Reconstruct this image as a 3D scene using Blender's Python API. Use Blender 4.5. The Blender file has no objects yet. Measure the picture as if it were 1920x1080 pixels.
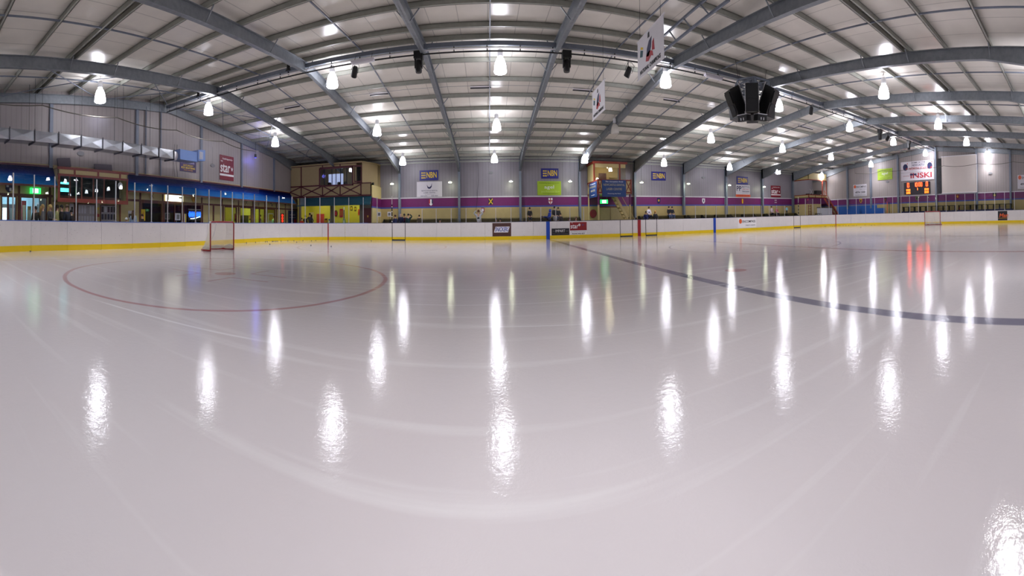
import bpy, math, random
from mathutils import Vector, Matrix
from math import sin, cos, pi, atan2, hypot, tan, radians
random.seed(7)
S = bpy.context.scene
COL = S.collection
# ------------------------------------------------------------------ camera
RH, PX0, CY, RV, PITCH, ROLL = 691.57, 916.68, 398.89, 856.2, -0.0195, -0.00984
CAM = Vector((0, 0, 1.2))
_rx = Matrix(((1, 0, 0), (0, cos(PITCH), -sin(PITCH)), (0, sin(PITCH), cos(PITCH))))
_ry = Matrix(((cos(ROLL), 0, sin(ROLL)), (0, 1, 0), (-sin(ROLL), 0, cos(ROLL))))
RM = _rx @ _ry                                    # world direction -> camera frame (x right, y forward, z up)
cd = bpy.data.cameras.new('panorama_camera')
cam = bpy.data.objects.new('panorama_camera', cd); COL.objects.link(cam); S.camera = cam
cd.type = 'PANO'
cd.clip_start = 0.05; cd.clip_end = 300
CY_ = cd if hasattr(cd, 'panorama_type') else cd.cycles
CY_.panorama_type = 'CENTRAL_CYLINDRICAL'
CY_.central_cylindrical_range_u_min = (0 - PX0) / RH
CY_.central_cylindrical_range_u_max = (1920 - PX0) / RH
CY_.central_cylindrical_range_v_min = (CY - 1080) / RV
CY_.central_cylindrical_range_v_max = CY / RV
CY_.central_cylindrical_radius = 1.0
base = Matrix(((1, 0, 0), (0, 0, -1), (0, 1, 0)))
cam.matrix_world = Matrix.Translation(CAM) @ (RM.transposed() @ base).to_4x4()
# ------------------------------------------------------------------ world, exposure
w = bpy.data.worlds.new('hall_air'); S.world = w; w.use_nodes = True
bg = w.node_tree.nodes['Background']; bg.inputs[0].default_value = (0.5, 0.55, 0.65, 1); bg.inputs[1].default_value = 0.02
S.view_settings.view_transform = 'Standard'; S.view_settings.look = 'None'
S.view_settings.exposure = 0.2; S.view_settings.gamma = 1.0; S.view_settings.use_curve_mapping = False
cy = S.cycles
cy.use_denoising = True
cy.max_bounces = 7; cy.diffuse_bounces = 4; cy.glossy_bounces = 4; cy.transparent_max_bounces = 24; cy.transmission_bounces = 4
cy.sample_clamp_indirect = 6; cy.caustics_reflective = False; cy.caustics_refractive = False
LAMP_W = 32.0        # radiance of the lit lamp shades
LAMP_P = 540.0       # power of the lamp inside each shade, thrown downwards
# ------------------------------------------------------------------ measuring helpers
def ray(px, py):
    t = (px - PX0) / RH
    return RM.transposed() @ Vector((sin(t), cos(t), (CY - py) / RV))
def on(px, py, X=None, Y=None, Z=None):
    """The point where the sight line of a pixel of the photograph meets a real plane of the hall."""
    d = ray(px, py)
    k = X / d.x if X is not None else Y / d.y if Y is not None else (Z - 1.2) / d.z
    return CAM + d * k
def lin(c):
    if isinstance(c, str):
        c = [int(c[i:i + 2], 16) for i in (0, 2, 4)]
    return tuple(((v / 255) / 12.92 if v / 255 <= 0.04045 else ((v / 255 + 0.055) / 1.055) ** 2.4) for v in c) + (1,)
# ------------------------------------------------------------------ materials
MATS = {}
def mat(name, color, rough=0.6, metal=0.0, noise=0.06, scale=3.0, emit=None, strength=0.0, bump=0.0, spec=0.5, stretch=None):
    if name in MATS: return MATS[name]
    m = bpy.data.materials.new(name); m.use_nodes = True; MATS[name] = m
    nt = m.node_tree; N = nt.nodes; L = nt.links; b = N['Principled BSDF']
    c = lin(color)
    b.inputs['Roughness'].default_value = rough; b.inputs['Metallic'].default_value = metal
    b.inputs['Specular IOR Level'].default_value = spec
    b.inputs['Base Color'].default_value = c
    if noise:
        tc = N.new('ShaderNodeTexCoord'); nz = N.new('ShaderNodeTexNoise'); nz.inputs['Scale'].default_value = scale
        nz.inputs['Detail'].default_value = 4
        src = tc.outputs['Object']
        if stretch:
            mp = N.new('ShaderNodeMapping'); mp.inputs['Scale'].default_value = stretch; L.new(src, mp.inputs[0]); src = mp.outputs[0]
        L.new(src, nz.inputs['Vector'])
        mx = N.new('ShaderNodeMix'); mx.data_type = 'RGBA'
        mx.inputs[6].default_value = tuple(v * (1 - noise * 2) for v in c[:3]) + (1,)
        mx.inputs[7].default_value = tuple(min(1, v * (1 + noise * 2)) for v in c[:3]) + (1,)
        L.new(nz.outputs[0], mx.inputs[0]); L.new(mx.outputs[2], b.inputs['Base Color'])
        if bump:
            bp = N.new('ShaderNodeBump'); bp.inputs['Strength'].default_value = bump; bp.inputs['Distance'].default_value = 0.02
            L.new(nz.outputs[0], bp.inputs['Height']); L.new(bp.outputs[0], b.inputs['Normal'])
    if emit:
        b.inputs['Emission Color'].default_value = lin(emit); b.inputs['Emission Strength'].default_value = strength
    return m
def seam_mat(name, color, axis, pitch, rough=0.45, line=0.35, width=0.02, fine=None, seam2=None):
    """Sheeting with joints every `pitch` metres along an axis (0 x, 1 y, 2 z) and optional fine ribs."""
    m = mat(name, color, rough, noise=0.04, scale=1.5); nt = m.node_tree; N = nt.nodes; L = nt.links; b = N['Principled BSDF']
    tc = N.new('ShaderNodeTexCoord'); sp = N.new('ShaderNodeSeparateXYZ'); L.new(tc.outputs['Object'], sp.inputs[0])
    def joint(ax, pt, wd, depth, prev):
        d = N.new('ShaderNodeMath'); d.operation = 'DIVIDE'; L.new(sp.outputs[ax], d.inputs[0]); d.inputs[1].default_value = pt
        f = N.new('ShaderNodeMath'); f.operation = 'FRACT'; L.new(d.outputs[0], f.inputs[0])
        l = N.new('ShaderNodeMath'); l.operation = 'LESS_THAN'; L.new(f.outputs[0], l.inputs[0]); l.inputs[1].default_value = wd / pt
        k = N.new('ShaderNodeMath'); k.operation = 'MULTIPLY'; L.new(l.outputs[0], k.inputs[0]); k.inputs[1].default_value = depth
        mx = N.new('ShaderNodeMix'); mx.data_type = 'RGBA'; L.new(k.outputs[0], mx.inputs[0]); L.new(prev, mx.inputs[6])
        mx.inputs[7].default_value = tuple(v * 0.25 for v in lin(color)[:3]) + (1,)
        return mx.outputs[2]
    prev = b.inputs['Base Color'].links[0].from_socket
    prev = joint(axis, pitch, width, line, prev)
    if fine: prev = joint(axis, fine, fine * 0.25, line * 0.3, prev)
    if seam2: prev = joint(seam2[0], seam2[1], width, line, prev)
    L.new(prev, b.inputs['Base Color'])
    return m
M = lambda *a, **k: mat(*a, **k)
# ------------------------------------------------------------------ mesh builder
class MB:
    def __init__(s): s.v = []; s.f = []; s.m = []
    def add(s, vs, fs, mi=0):
        n = len(s.v); s.v += [tuple(v) for v in vs]; s.f += [tuple(i + n for i in f) for f in fs]; s.m += [mi] * len(fs); return s
    def box(s, x0, x1, y0, y1, z0, z1, mi=0, T=None):
        vs = [Vector((x, y, z)) for x in (x0, x1) for y in (y0, y1) for z in (z0, z1)]
        if T: vs = [T @ v for v in vs]
        return s.add(vs, [(0, 1, 3, 2), (4, 6, 7, 5), (0, 4, 5, 1), (2, 3, 7, 6), (0, 2, 6, 4), (1, 5, 7, 3)], mi)
    def bar(s, a, b, w, h, mi=0, up=(0, 0, 1)):
        a = Vector(a); b = Vector(b); d = (b - a).normalized(); u = Vector(up)
        if abs(d.dot(u)) > 0.98: u = Vector((0, 1, 0))
        sx = d.cross(u).normalized() * w / 2; sz = d.cross(sx).normalized() * h / 2
        vs = [p + i * sx + j * sz for p in (a, b) for i, j in ((-1, -1), (1, -1), (1, 1), (-1, 1))]
        return s.add(vs, [(0, 3, 2, 1), (4, 5, 6, 7), (0, 1, 5, 4), (1, 2, 6, 5), (2, 3, 7, 6), (3, 0, 4, 7)], mi)
    def tube(s, pts, r, n=8, mi=0, caps=True):
        pts = [Vector(p) for p in pts]; rings = []
        rr = r if isinstance(r, (list, tuple)) else [r] * len(pts)
        for i, p in enumerate(pts):
            d = (pts[min(i + 1, len(pts) - 1)] - pts[max(i - 1, 0)]).normalized()
            u = Vector((0, 0, 1)) if abs(d.z) < 0.9 else Vector((0, 1, 0))
            a = d.cross(u).normalized(); b = d.cross(a)
            rings.append([p + (a * cos(2 * pi * k / n) + b * sin(2 * pi * k / n)) * rr[i] for k in range(n)])
        vs = [v for g in rings for v in g]; fs = []
        for i in range(len(pts) - 1):
            for k in range(n): fs.append((i * n + k, i * n + (k + 1) % n, (i + 1) * n + (k + 1) % n, (i + 1) * n + k))
        if caps: fs += [tuple(range(n))[::-1], tuple((len(pts) - 1) * n + k for k in range(n))]
        return s.add(vs, fs, mi)
    def lathe(s, prof, n=16, T=None, mi=0):
        vs = []; fs = []
        for r, z in prof:
            for k in range(n): vs.append(Vector((r * cos(2 * pi * k / n), r * sin(2 * pi * k / n), z)))
        for i in range(len(prof) - 1):
            for k in range(n): fs.append((i * n + k, i * n + (k + 1) % n, (i + 1) * n + (k + 1) % n, (i + 1) * n + k))
        if prof[0][0] > 1e-4: fs.append(tuple(range(n))[::-1])
        if prof[-1][0] > 1e-4: fs.append(tuple((len(prof) - 1) * n + k for k in range(n)))
        if T: vs = [T @ v for v in vs]
        return s.add(vs, fs, mi)
    def prism(s, pts, off, mi=0):
        """Polygon of 3-D points given a thickness vector."""
        n = len(pts); p = [Vector(q) for q in pts]; o = Vector(off)
        fs = [tuple(range(n))[::-1], tuple(range(n, 2 * n))] + [(i, (i + 1) % n, (i + 1) % n + n, i + n) for i in range(n)]
        return s.add(p + [q + o for q in p], fs, mi)
    def build(s, name, ms, parent=None, smooth=False, loc=None):
        me = bpy.data.meshes.new(name); me.from_pydata(s.v, [], s.f)
        for m in (ms if isinstance(ms, (list, tuple)) else [ms]): me.materials.append(m)
        if len(set(s.m)) > 1: me.polygons.foreach_set('material_index', s.m)
        if smooth: me.polygons.foreach_set('use_smooth', [True] * len(s.f))
        me.update()
        o = bpy.data.objects.new(name, me); COL.objects.link(o)
        if parent: o.parent = parent
        if loc is not None: o.location = loc
        return o
def tag(o, label=None, cat=None, group=None, kind=None):
    if label: o['label'] = label
    if cat: o['category'] = cat
    if group: o['group'] = group
    if kind: o['kind'] = kind
    return o
def struct(o, label=None): return tag(o, label=label, kind='structure')
def empty(name, loc=(0, 0, 0), rz=0):
    o = bpy.data.objects.new(name, None); COL.objects.link(o); o.location = loc; o.rotation_euler = (0, 0, rz); o.empty_display_size = 0.2
    return o
def copy_tree(o, parent=None):
    c = o.copy(); COL.objects.link(c); c.parent = parent
    for ch in list(o.children): copy_tree(ch, c)
    return c
ORD = 'first second third fourth fifth sixth seventh eighth ninth tenth eleventh twelfth thirteenth fourteenth fifteenth sixteenth seventeenth eighteenth nineteenth twentieth'.split()
def nth(i):
    if i < 20: return ORD[i]
    t = ['twenty', 'thirty', 'forty', 'fifty'][(i + 1) // 10 - 2]; r = (i + 1) % 10
    return (t[:-1] + 'ieth') if r == 0 else t + '-' + ORD[r - 1]
def text(body, name, m, parent, loc, h, width=None, facing='-y', bold=0.0, shear=0.0, depth=0.004, align='CENTER'):
    """Lettering: cap height h, squeezed to width, standing on a plane that faces -y, -x or +x."""
    c = bpy.data.curves.new(name, 'FONT'); c.body = body; c.size = h / 0.72; c.extrude = depth; c.offset = bold * h
    c.align_x = align; c.align_y = 'CENTER'; c.shear = shear; c.resolution_u = 3; c.materials.append(m)
    tmp = bpy.data.objects.new(name, c); COL.objects.link(tmp); bpy.context.view_layer.update()
    me = bpy.data.meshes.new_from_object(tmp.evaluated_get(bpy.context.evaluated_depsgraph_get()))
    bpy.data.objects.remove(tmp); bpy.data.curves.remove(c); me.name = name
    if width:
        xs = [v.co.x for v in me.vertices]; k = width / max(.001, max(xs) - min(xs))
        for v in me.vertices: v.co.x *= k
    o = bpy.data.objects.new(name, me); COL.objects.link(o); o.parent = parent; o.location = loc
    if parent and parent.type == 'EMPTY': o.matrix_parent_inverse = parent.matrix_basis.inverted()
    o.rotation_euler = {'-y': (pi / 2, 0, 0), '-x': (pi / 2, 0, -pi / 2), '+x': (pi / 2, 0, pi / 2)}[facing]
    return o
# ------------------------------------------------------------------ main dimensions
WY = 35.5; WN = -2.7; XL = -19.47; XR = 42.82; RY = 16.4; BAY = 5.8657; FX0 = -2.829
FRX = [XL + 0.12] + [FX0 + k * BAY for k in range(-2, 8)] + [XR - 0.12]
def roof(Y): return 7.88 - 0.083 * abs(Y - RY)
BX0, BX1, BY0, BY1, BR, BH = -16.75, 41.4, -0.45, 29.95, 7.6, 1.15   # the rink
FZ = 0.1            # walkway level
# ================================================================== setting
m_ceil = seam_mat('roof_sheet', 'e8e3d8', 0, 1.17, rough=0.3, line=0.45, width=0.035)
m_wall = seam_mat('wall_sheet', '88838b', 0, 1.2, rough=0.42, line=0.4, width=0.03, fine=0.3)
m_wally = seam_mat('end_wall_sheet', '9c9492', 1, 1.2, rough=0.42, line=0.4, width=0.03, fine=0.3)
m_cream = mat('cream_paint', 'b09c68', 0.6)
m_purple = mat('purple_paint', '6a185c', 0.45)
m_bluestrip = mat('blue_stripe_paint', '3c4c9c', 0.45)
m_flash = mat('light_flashing', 'c9c4cc', 0.35)
m_steel = mat('galvanised_steel', '868c92', 0.42, 0.35, noise=0.14, scale=6)
m_steel2 = mat('painted_steel', '747c8a', 0.5, 0.2, noise=0.08, scale=4)
m_purlin = mat('galvanised_purlin', 'a3a59c', 0.45, 0.15, noise=0.1, scale=5)
m_conc = mat('walkway_rubber', '55504c', 0.8, noise=0.15, scale=2)
m_dark = mat('dark_void', '0c0c10', 0.8, noise=0)

def wallbox(name, x0, x1, y0, y1, z0, z1, m): return struct(MB().box(x0, x1, y0, y1, z0, z1).build(name, m))
wallbox('floor', XL - 4, XR + 1, WN - 0.3, WY + 1, -0.4, -0.02, m_conc)
# raised walkway around the rink (rounded hole)
def rink_pts(off=0.0, n=14):
    P = []
    r = BR + off
    for cx, cyy, a0 in ((BX1 - BR, BY1 - BR, 0), (BX0 + BR, BY1 - BR, pi / 2), (BX0 + BR, BY0 + BR, pi), (BX1 - BR, BY0 + BR, 1.5 * pi)):
        for i in range(n + 1):
            a = a0 + i * pi / 2 / n; P.append(Vector((cx + r * cos(a), cyy + r * sin(a), 0)))
    return P
inner = rink_pts(0.02); outer = []
for p in inner:
    c = Vector(((BX0 + BX1) / 2, (BY0 + BY1) / 2, 0)); d = p - c
    k = min((XR - c.x) / d.x if d.x > 1e-6 else 1e9, (XL - 3.5 - c.x) / d.x if d.x < -1e-6 else 1e9, (WY + .5 - c.y) / d.y if d.y > 1e-6 else 1e9, (WN - c.y) / d.y if d.y < -1e-6 else 1e9)
    outer.append(c + d * k)
mb = MB(); n = len(inner)
mb.add([Vector((p.x, p.y, FZ)) for p in inner] + [Vector((p.x, p.y, FZ)) for p in outer] + [Vector((p.x, p.y, -0.02)) for p in inner],
       [(i, (i + 1) % n, (i + 1) % n + n, i + n) for i in range(n)] + [(i, i + 2 * n, (i + 1) % n + 2 * n, (i + 1) % n) for i in range(n)])
struct(mb.build('floor_walkway', m_conc))
# far long wall, with its painted bands
mb = MB()
mb.box(XL - .3, XR + .3, WY, WY + .2, 3.12, 6.6, 0).box(XL - .3, XR + .3, WY - .01, WY + .2, 2.43, 3.09, 1)
mb.box(XL - .3, XR + .3, WY - .012, WY + .2, 2.31, 2.43, 2).box(XL - .3, XR + .3, WY - .01, WY + .2, -.1, 2.31, 3)
mb.box(XL - .3, XR + .3, WY - .04, WY + .2, 3.09, 3.18, 4)
struct(mb.build('wall_far', [m_wall, m_purple, m_bluestrip, m_cream, m_flash]))
# eave rails where the far wall meets the roof
for i, (z0, z1, y) in enumerate(((5.86, 5.96, .10), (6.08, 6.2, .16), (6.26, 6.36, .22))):
    struct(MB().box(XL, XR, WY - y, WY, z0, z1).build('trim_%d' % (i + 1), m_purlin))
def gable(name, x0, x1, z_low, m):
    pts = [(x0, WN, z_low), (x0, WY, z_low), (x0, WY, roof(WY) + .1), (x0, RY, roof(RY) + .1), (x0, WN, roof(WN) + .1)]
    return MB().prism(pts, (x1 - x0, 0, 0))
struct(gable('wall_left', XL - .2, XL, 3.75, m_wally).build('wall_left', m_wally))
struct(gable('wall_right', XR, XR + .2, 2.9, m_wally).build('wall_right', m_wally))
mb = MB()
mb.box(XR - .01, XR + .2, WN, WY, 2.26, 2.9, 0).box(XR - .012, XR + .2, WN, WY, 2.14, 2.26, 1).box(XR - .01, XR + .2, WN, WY, -.1, 2.14, 2)
mb.box(XR - .04, XR + .2, WN, WY, 2.86, 2.95, 3)
struct(mb.build('wall_right_lower', [m_purple, m_bluestrip, m_cream, m_flash]))
wallbox('wall_near', XL - 4, XR, WN - .2, WN, -.1, 6.6, m_wall)
# ceiling: two slopes of white sheeting
mb = MB()
for a, b in ((RY, WY + .2), (RY, WN - .2)):
    mb.prism([(XL - .2, a, roof(a)), (XR + .2, a, roof(a)), (XR + .2, b, roof(b)), (XL - .2, b, roof(b))], (0, 0, .12))
struct(mb.build('ceiling', m_ceil))
# ---- steel portal frames
def frame(X, idx, end=False):
    mb = MB(); D, W = 0.42, 0.2
    def zt(Y): return roof(Y) - .2
    def zb(Y):
        z = zt(Y) - D
        for e in (WY, WN):
            h = abs(e - Y)
            if h < 6: z -= (6 - h) / 6 * 0.62
        return z
    ys = [WN + .1, WN + 6, RY, WY - 6, WY - .12]
    for a, b in zip(ys[:-1], ys[1:]):
        for f in (zt, zb):
            s_ = -.02 if f is zt else .02
            mb.prism([(X - W / 2, a, f(a)), (X + W / 2, a, f(a)), (X + W / 2, b, f(b)), (X - W / 2, b, f(b))], (0, 0, s_))
        mb.prism([(X - .012, a, zb(a)), (X - .012, b, zb(b)), (X - .012, b, zt(b)), (X - .012, a, zt(a))], (.024, 0, 0))
    o = mb.build('roof_beam', m_steel)
    struct(o)
    return zb
FR = []
for i, X in enumerate(FRX):
    zb = frame(X, i)
    # column against the far wall
    if 0 < i < len(FRX) - 1:
        mb = MB(); W = .2; D = .36
        mb.box(X - W / 2, X + W / 2, WY - D - .02, WY - D, FZ, zb(WY - .2)).box(X - W / 2, X + W / 2, WY - .03, WY, FZ, roof(WY) - .2).box(X - .012, X + .012, WY - D, WY, FZ, roof(WY) - .2)
        struct(mb.build('wall_column', m_steel2))
# ---- purlins: Z sections along the hall, double ones at the splice lines
PY = [RY - .38, RY + .38]
for k in range(9):
    y = 1.62 + 1.955 * k
    for s_ in (1, -1):
        Y = RY + s_ * y
        if WN < Y < WY: PY.append(Y)
        if k == 4: PY.append(RY + s_ * (y + .3))
for Y in sorted(PY):
    zt = roof(Y); s_ = 1 if Y > RY else -1
    mb = MB(); t = .012
    mb.box(XL, XR, Y - t, Y + t, zt - .2, zt).box(XL, XR, Y - .07, Y + t, zt - .2, zt - .185).box(XL, XR, Y - t, Y + .07, zt - .015, zt)
    struct(mb.build('roof_purlin', m_purlin))
# bridging rods in the middle of every bay
for a, b in zip(FRX[:-1], FRX[1:]):
    X = (a + b) / 2; mb = MB()
    for y0, y1 in ((RY, WY - .8), (RY, WN + .3)):
        mb.bar((X, y0, roof(y0) - .17), (X, y1, roof(y1) - .17), .045, .045)
    struct(mb.build('roof_bridging', m_steel2))
# fly braces from the purlins to the bottom flange of each frame
for X in FRX[1:-1]:
    for j, Y in enumerate(sorted(PY)):
        if j % 2: continue
        if abs(Y - WY) < 3 or abs(Y - WN) < 3: continue
        mb = MB()
        for s_ in (1, -1):
            mb.bar((X + s_ * .42, Y, roof(Y) - .2), (X + s_ * .05, Y, roof(Y) - .58), .035, .035)
        struct(mb.build('roof_brace', m_steel))
# diagonal wind bracing in the two end bays
for Xa, Xb in ((FRX[0], FRX[1]), (FRX[-2], FRX[-1])):
    ys = [-1, 5, 11, 16.4, 22, 28, 34]
    for i, (a, b) in enumerate(zip(ys[:-1], ys[1:])):
        mb = MB(); mb.bar((Xa, a, roof(a) - .3), (Xb, b, roof(b) - .3), .03, .03).bar((Xb, a, roof(a) - .34), (Xa, b, roof(b) - .34), .03, .03)
        struct(mb.build('roof_bracing', m_steel2))
# gable columns
for px in (94, 255, 376, 452, 513):
    Y = on(px, 350, X=XL).y
    struct(MB().box(XL, XL + .12, Y - .1, Y + .1, 3.6, roof(Y) - .3).build('wall_column', m_steel2))
for px in (1590, 1634, 1685, 1756, 1832, 1895):
    Y = on(px, 350, X=XR).y
    struct(MB().box(XR - .02, XR, Y - .11, Y + .11, FZ, roof(Y) - .3).box(XR - .26, XR - .24, Y - .11, Y + .11, FZ, roof(Y) - .3).box(XR - .25, XR, Y - .012, Y + .012, FZ, roof(Y) - .3).build('wall_column', m_steel2))

# ================================================================== ice
class NX:
    """Tiny expression helper over shader math nodes."""
    def __init__(s, nt): s.nt = nt
    def op(s, o, a, b=None, c=None, clamp=False):
        n = s.nt.nodes.new('ShaderNodeMath'); n.operation = o; n.use_clamp = clamp
        for i, v in enumerate((a, b, c)):
            if v is None: continue
            if isinstance(v, (int, float)): n.inputs[i].default_value = v
            else: s.nt.links.new(v, n.inputs[i])
        return n.outputs[0]
m_ice = bpy.data.materials.new('rink_ice'); m_ice.use_nodes = True
nt = m_ice.node_tree; N = nt.nodes; L = nt.links; bsdf = N['Principled BSDF']; E_ = NX(nt)
tc = N.new('ShaderNodeTexCoord'); sp = N.new('ShaderNodeSeparateXYZ')
# the paint lies under the ice, so its edges waver a little
wn = N.new('ShaderNodeTexNoise'); wn.inputs['Scale'].default_value = 1.3; L.new(tc.outputs['Object'], wn.inputs['Vector'])
wv = N.new('ShaderNodeVectorMath'); wv.operation = 'MULTIPLY_ADD'; L.new(wn.outputs['Color'], wv.inputs[0]); wv.inputs[1].default_value = (.05, .05, 0); L.new(tc.outputs['Object'], wv.inputs[2])
L.new(wv.outputs[0], sp.inputs[0]); ix, iy = sp.outputs[0], sp.outputs[1]
def soft(dist, half, edge=.02):       # 1 inside |d|<half
    d = E_.op('ABSOLUTE', dist); return E_.op('DIVIDE', E_.op('SUBTRACT', half + edge, d), edge * 2, clamp=True)
def vline(x, wd): return soft(E_.op('SUBTRACT', ix, x - 0), wd / 2)
def rad(cx, cyy):
    a = E_.op('SUBTRACT', ix, cx); b = E_.op('SUBTRACT', iy, cyy)
    return E_.op('SQRT', E_.op('ADD', E_.op('MULTIPLY', a, a), E_.op('MULTIPLY', b, b)))
def ring(cx, cyy, r, wd): return soft(E_.op('SUBTRACT', rad(cx, cyy), r), wd / 2)
def disc(cx, cyy, r): return soft(rad(cx, cyy), r)
def rect(x0, x1, y0, y1):
    return E_.op('MULTIPLY', soft(E_.op('SUBTRACT', ix, (x0 + x1) / 2), abs(x1 - x0) / 2, .015), soft(E_.op('SUBTRACT', iy, (y0 + y1) / 2), abs(y1 - y0) / 2, .015))
def union(l):
    r = l[0]
    for q in l[1:]: r = E_.op('MAXIMUM', r, q)
    return r
red = [vline(12.95, .3), vline(-12.9, .06), vline(38.7, .06)]
for cx in (-7.0, 32.8):
    for cyy in (8.12, 21.4):
        red += [ring(cx, cyy, 4.5, .11), disc(cx, cyy, .3)]
for cx in (6.4, 19.4):
    for cyy in (8.12, 21.4): red.append(disc(cx, cyy, .3))
for cyy in (8.12, 21.4):
    for sx in (1, -1):
        for sy in (1, -1):
            a, b = -7.0 + sx * .6, cyy + sy * .45
            red += [rect(min(a, a + sx * 1.2), max(a, a + sx * 1.2), b - .03, b + .03), rect(a - .03, a + .03, min(b, b + sy * .9), max(b, b + sy * .9))]
blue = [vline(4.85, .3), vline(21.0, .3), ring(12.95, 14.75, 4.5, .06), disc(12.95, 14.75, .15)]
crease = [E_.op('MULTIPLY', disc(-12.9, 14.65, 1.8), E_.op('GREATER_THAN', ix, -12.9)), E_.op('MULTIPLY', disc(38.7, 14.95, 1.8), E_.op('LESS_THAN', ix, 38.7))]
n1 = N.new('ShaderNodeTexNoise'); n1.inputs['Scale'].default_value = .22; n1.inputs['Detail'].default_value = 3; L.new(tc.outputs['Object'], n1.inputs['Vector'])
mp = N.new('ShaderNodeMapping'); mp.inputs['Scale'].default_value = (.12, 2.2, 1); mp.inputs['Rotation'].default_value = (0, 0, .06); L.new(tc.outputs['Object'], mp.inputs[0])
n2 = N.new('ShaderNodeTexNoise'); n2.inputs['Scale'].default_value = 1.6; n2.inputs['Detail'].default_value = 5; L.new(mp.outputs[0], n2.inputs['Vector'])
def mixc(fac, a, b):
    m = N.new('ShaderNodeMix'); m.data_type = 'RGBA'
    for s_, v in ((0, fac), (6, a), (7, b)):
        if isinstance(v, (int, float, tuple)): m.inputs[s_].default_value = v
        else: L.new(v, m.inputs[s_])
    return m.outputs[2]
tone = mixc(n1.outputs[0], lin('dbd1d2'), lin('d9d7da'))
streak = E_.op('MULTIPLY', E_.op('SUBTRACT', n2.outputs[0], .56, clamp=True), 2.2, clamp=True)
tone = mixc(streak, tone, lin('fafafa'))
tone = mixc(E_.op('MULTIPLY', union(crease), .18), tone, lin('8fa6cf'))
tone = mixc(E_.op('MULTIPLY', union(red), .5), tone, lin('a8343c'))
tone = mixc(E_.op('MULTIPLY', union(blue), .72), tone, lin('34386a'))
# resurfacer tracks and a ridge of snow: long pale scratches
scr = []
def scratch(p, q, wd):
    (x0, y0), (x1, y1) = p, q; l = hypot(x1 - x0, y1 - y0); dx, dy = (x1 - x0) / l, (y1 - y0) / l
    a = E_.op('SUBTRACT', ix, x0); b = E_.op('SUBTRACT', iy, y0)
    along = E_.op('ADD', E_.op('MULTIPLY', a, dx), E_.op('MULTIPLY', b, dy)); across = E_.op('SUBTRACT', E_.op('MULTIPLY', a, dy), E_.op('MULTIPLY', b, dx))
    return E_.op('MULTIPLY', soft(E_.op('SUBTRACT', along, l / 2), l / 2, .3), soft(across, wd / 2, .02))
for a, b, wd in (((190, 565), (500, 640), .05), ((600, 535), (1240, 519), .03), ((1240, 519), (1760, 446), .03), ((700, 567), (1250, 545), .03), ((1250, 545), (1800, 452), .03),
                 ((650, 507), (1200, 497), .02), ((900, 611), (1100, 606), .03), ((340, 520), (900, 505), .02), ((1290, 560), (1480, 520), .03), ((1480, 520), (1860, 448), .03)):
    p = on(*a, Z=0); q = on(*b, Z=0); scr.append(scratch((p.x, p.y), (q.x, q.y), wd))
tone = mixc(E_.op('MULTIPLY', union(scr), .7), tone, lin('fbfbfd'))
L.new(tone, bsdf.inputs['Base Color'])
bsdf.inputs['IOR'].default_value = 1.28
r1 = N.new('ShaderNodeTexNoise'); r1.inputs['Scale'].default_value = .8; r1.inputs['Detail'].default_value = 4; L.new(tc.outputs['Object'], r1.inputs['Vector'])
rm = N.new('ShaderNodeMapRange'); rm.inputs[1].default_value = .3; rm.inputs[2].default_value = .75; rm.inputs[3].default_value = .012; rm.inputs[4].default_value = .045; L.new(r1.outputs[0], rm.inputs[0])
L.new(rm.outputs[0], bsdf.inputs['Roughness'])
b1 = N.new('ShaderNodeTexNoise'); b1.inputs['Scale'].default_value = 13; b1.inputs['Detail'].default_value = 6; b1.inputs['Roughness'].default_value = .6; L.new(tc.outputs['Object'], b1.inputs['Vector'])
b2 = N.new('ShaderNodeTexNoise'); b2.inputs['Scale'].default_value = 46; b2.inputs['Detail'].default_value = 3; L.new(tc.outputs['Object'], b2.inputs['Vector'])
bp = N.new('ShaderNodeBump'); bp.inputs['Strength'].default_value = .1; bp.inputs['Distance'].default_value = .02; L.new(E_.op('ADD', b1.outputs[0], E_.op('MULTIPLY', b2.outputs[0], .22)), bp.inputs['Height']); L.new(bp.outputs[0], bsdf.inputs['Normal'])
ip = rink_pts(0.0)
mb = MB(); mb.add([Vector((p.x, p.y, 0)) for p in ip] + [Vector((p.x, p.y, -.02)) for p in ip], [tuple(range(n)), tuple(range(2 * n - 1, n - 1, -1))] + [(i, i + n, (i + 1) % n + n, (i + 1) % n) for i in range(n)])
struct(mb.build('floor_ice', m_ice), 'white ice sheet of the rink with red and blue hockey markings')

# ================================================================== dasher boards
m_board = mat('white_board', 'e2dedd', 0.35, noise=0.03, scale=2)
nt = m_board.node_tree; N = nt.nodes; L = nt.links; b_ = N['Principled BSDF']     # puck marks
tc_ = N.new('ShaderNodeTexCoord'); vz = N.new('ShaderNodeTexVoronoi'); vz.inputs['Scale'].default_value = 7; L.new(tc_.outputs['Object'], vz.inputs['Vector'])
lt = N.new('ShaderNodeMath'); lt.operation = 'LESS_THAN'; L.new(vz.outputs['Distance'], lt.inputs[0]); lt.inputs[1].default_value = .12
ml = N.new('ShaderNodeMath'); ml.operation = 'MULTIPLY'; L.new(lt.outputs[0], ml.inputs[0]); ml.inputs[1].default_value = .35
mx = N.new('ShaderNodeMix'); mx.data_type = 'RGBA'; L.new(ml.outputs[0], mx.inputs[0]); L.new(b_.inputs['Base Color'].links[0].from_socket, mx.inputs[6]); mx.inputs[7].default_value = lin('5a5450'); L.new(mx.outputs[2], b_.inputs['Base Color'])
m_yellow = mat('yellow_kick', 'f0cf00', 0.4, noise=.02)
m_cap = mat('blue_cap', '4668b4', 0.4); m_capn = mat('navy_cap', '2b3350', 0.4)
m_red = mat('red_line_paint', 'a01620', 0.4); m_blue = mat('blue_line_paint', '1546b0', 0.4)
m_blackedge = mat('black_edge', '17181c', 0.5)
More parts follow.
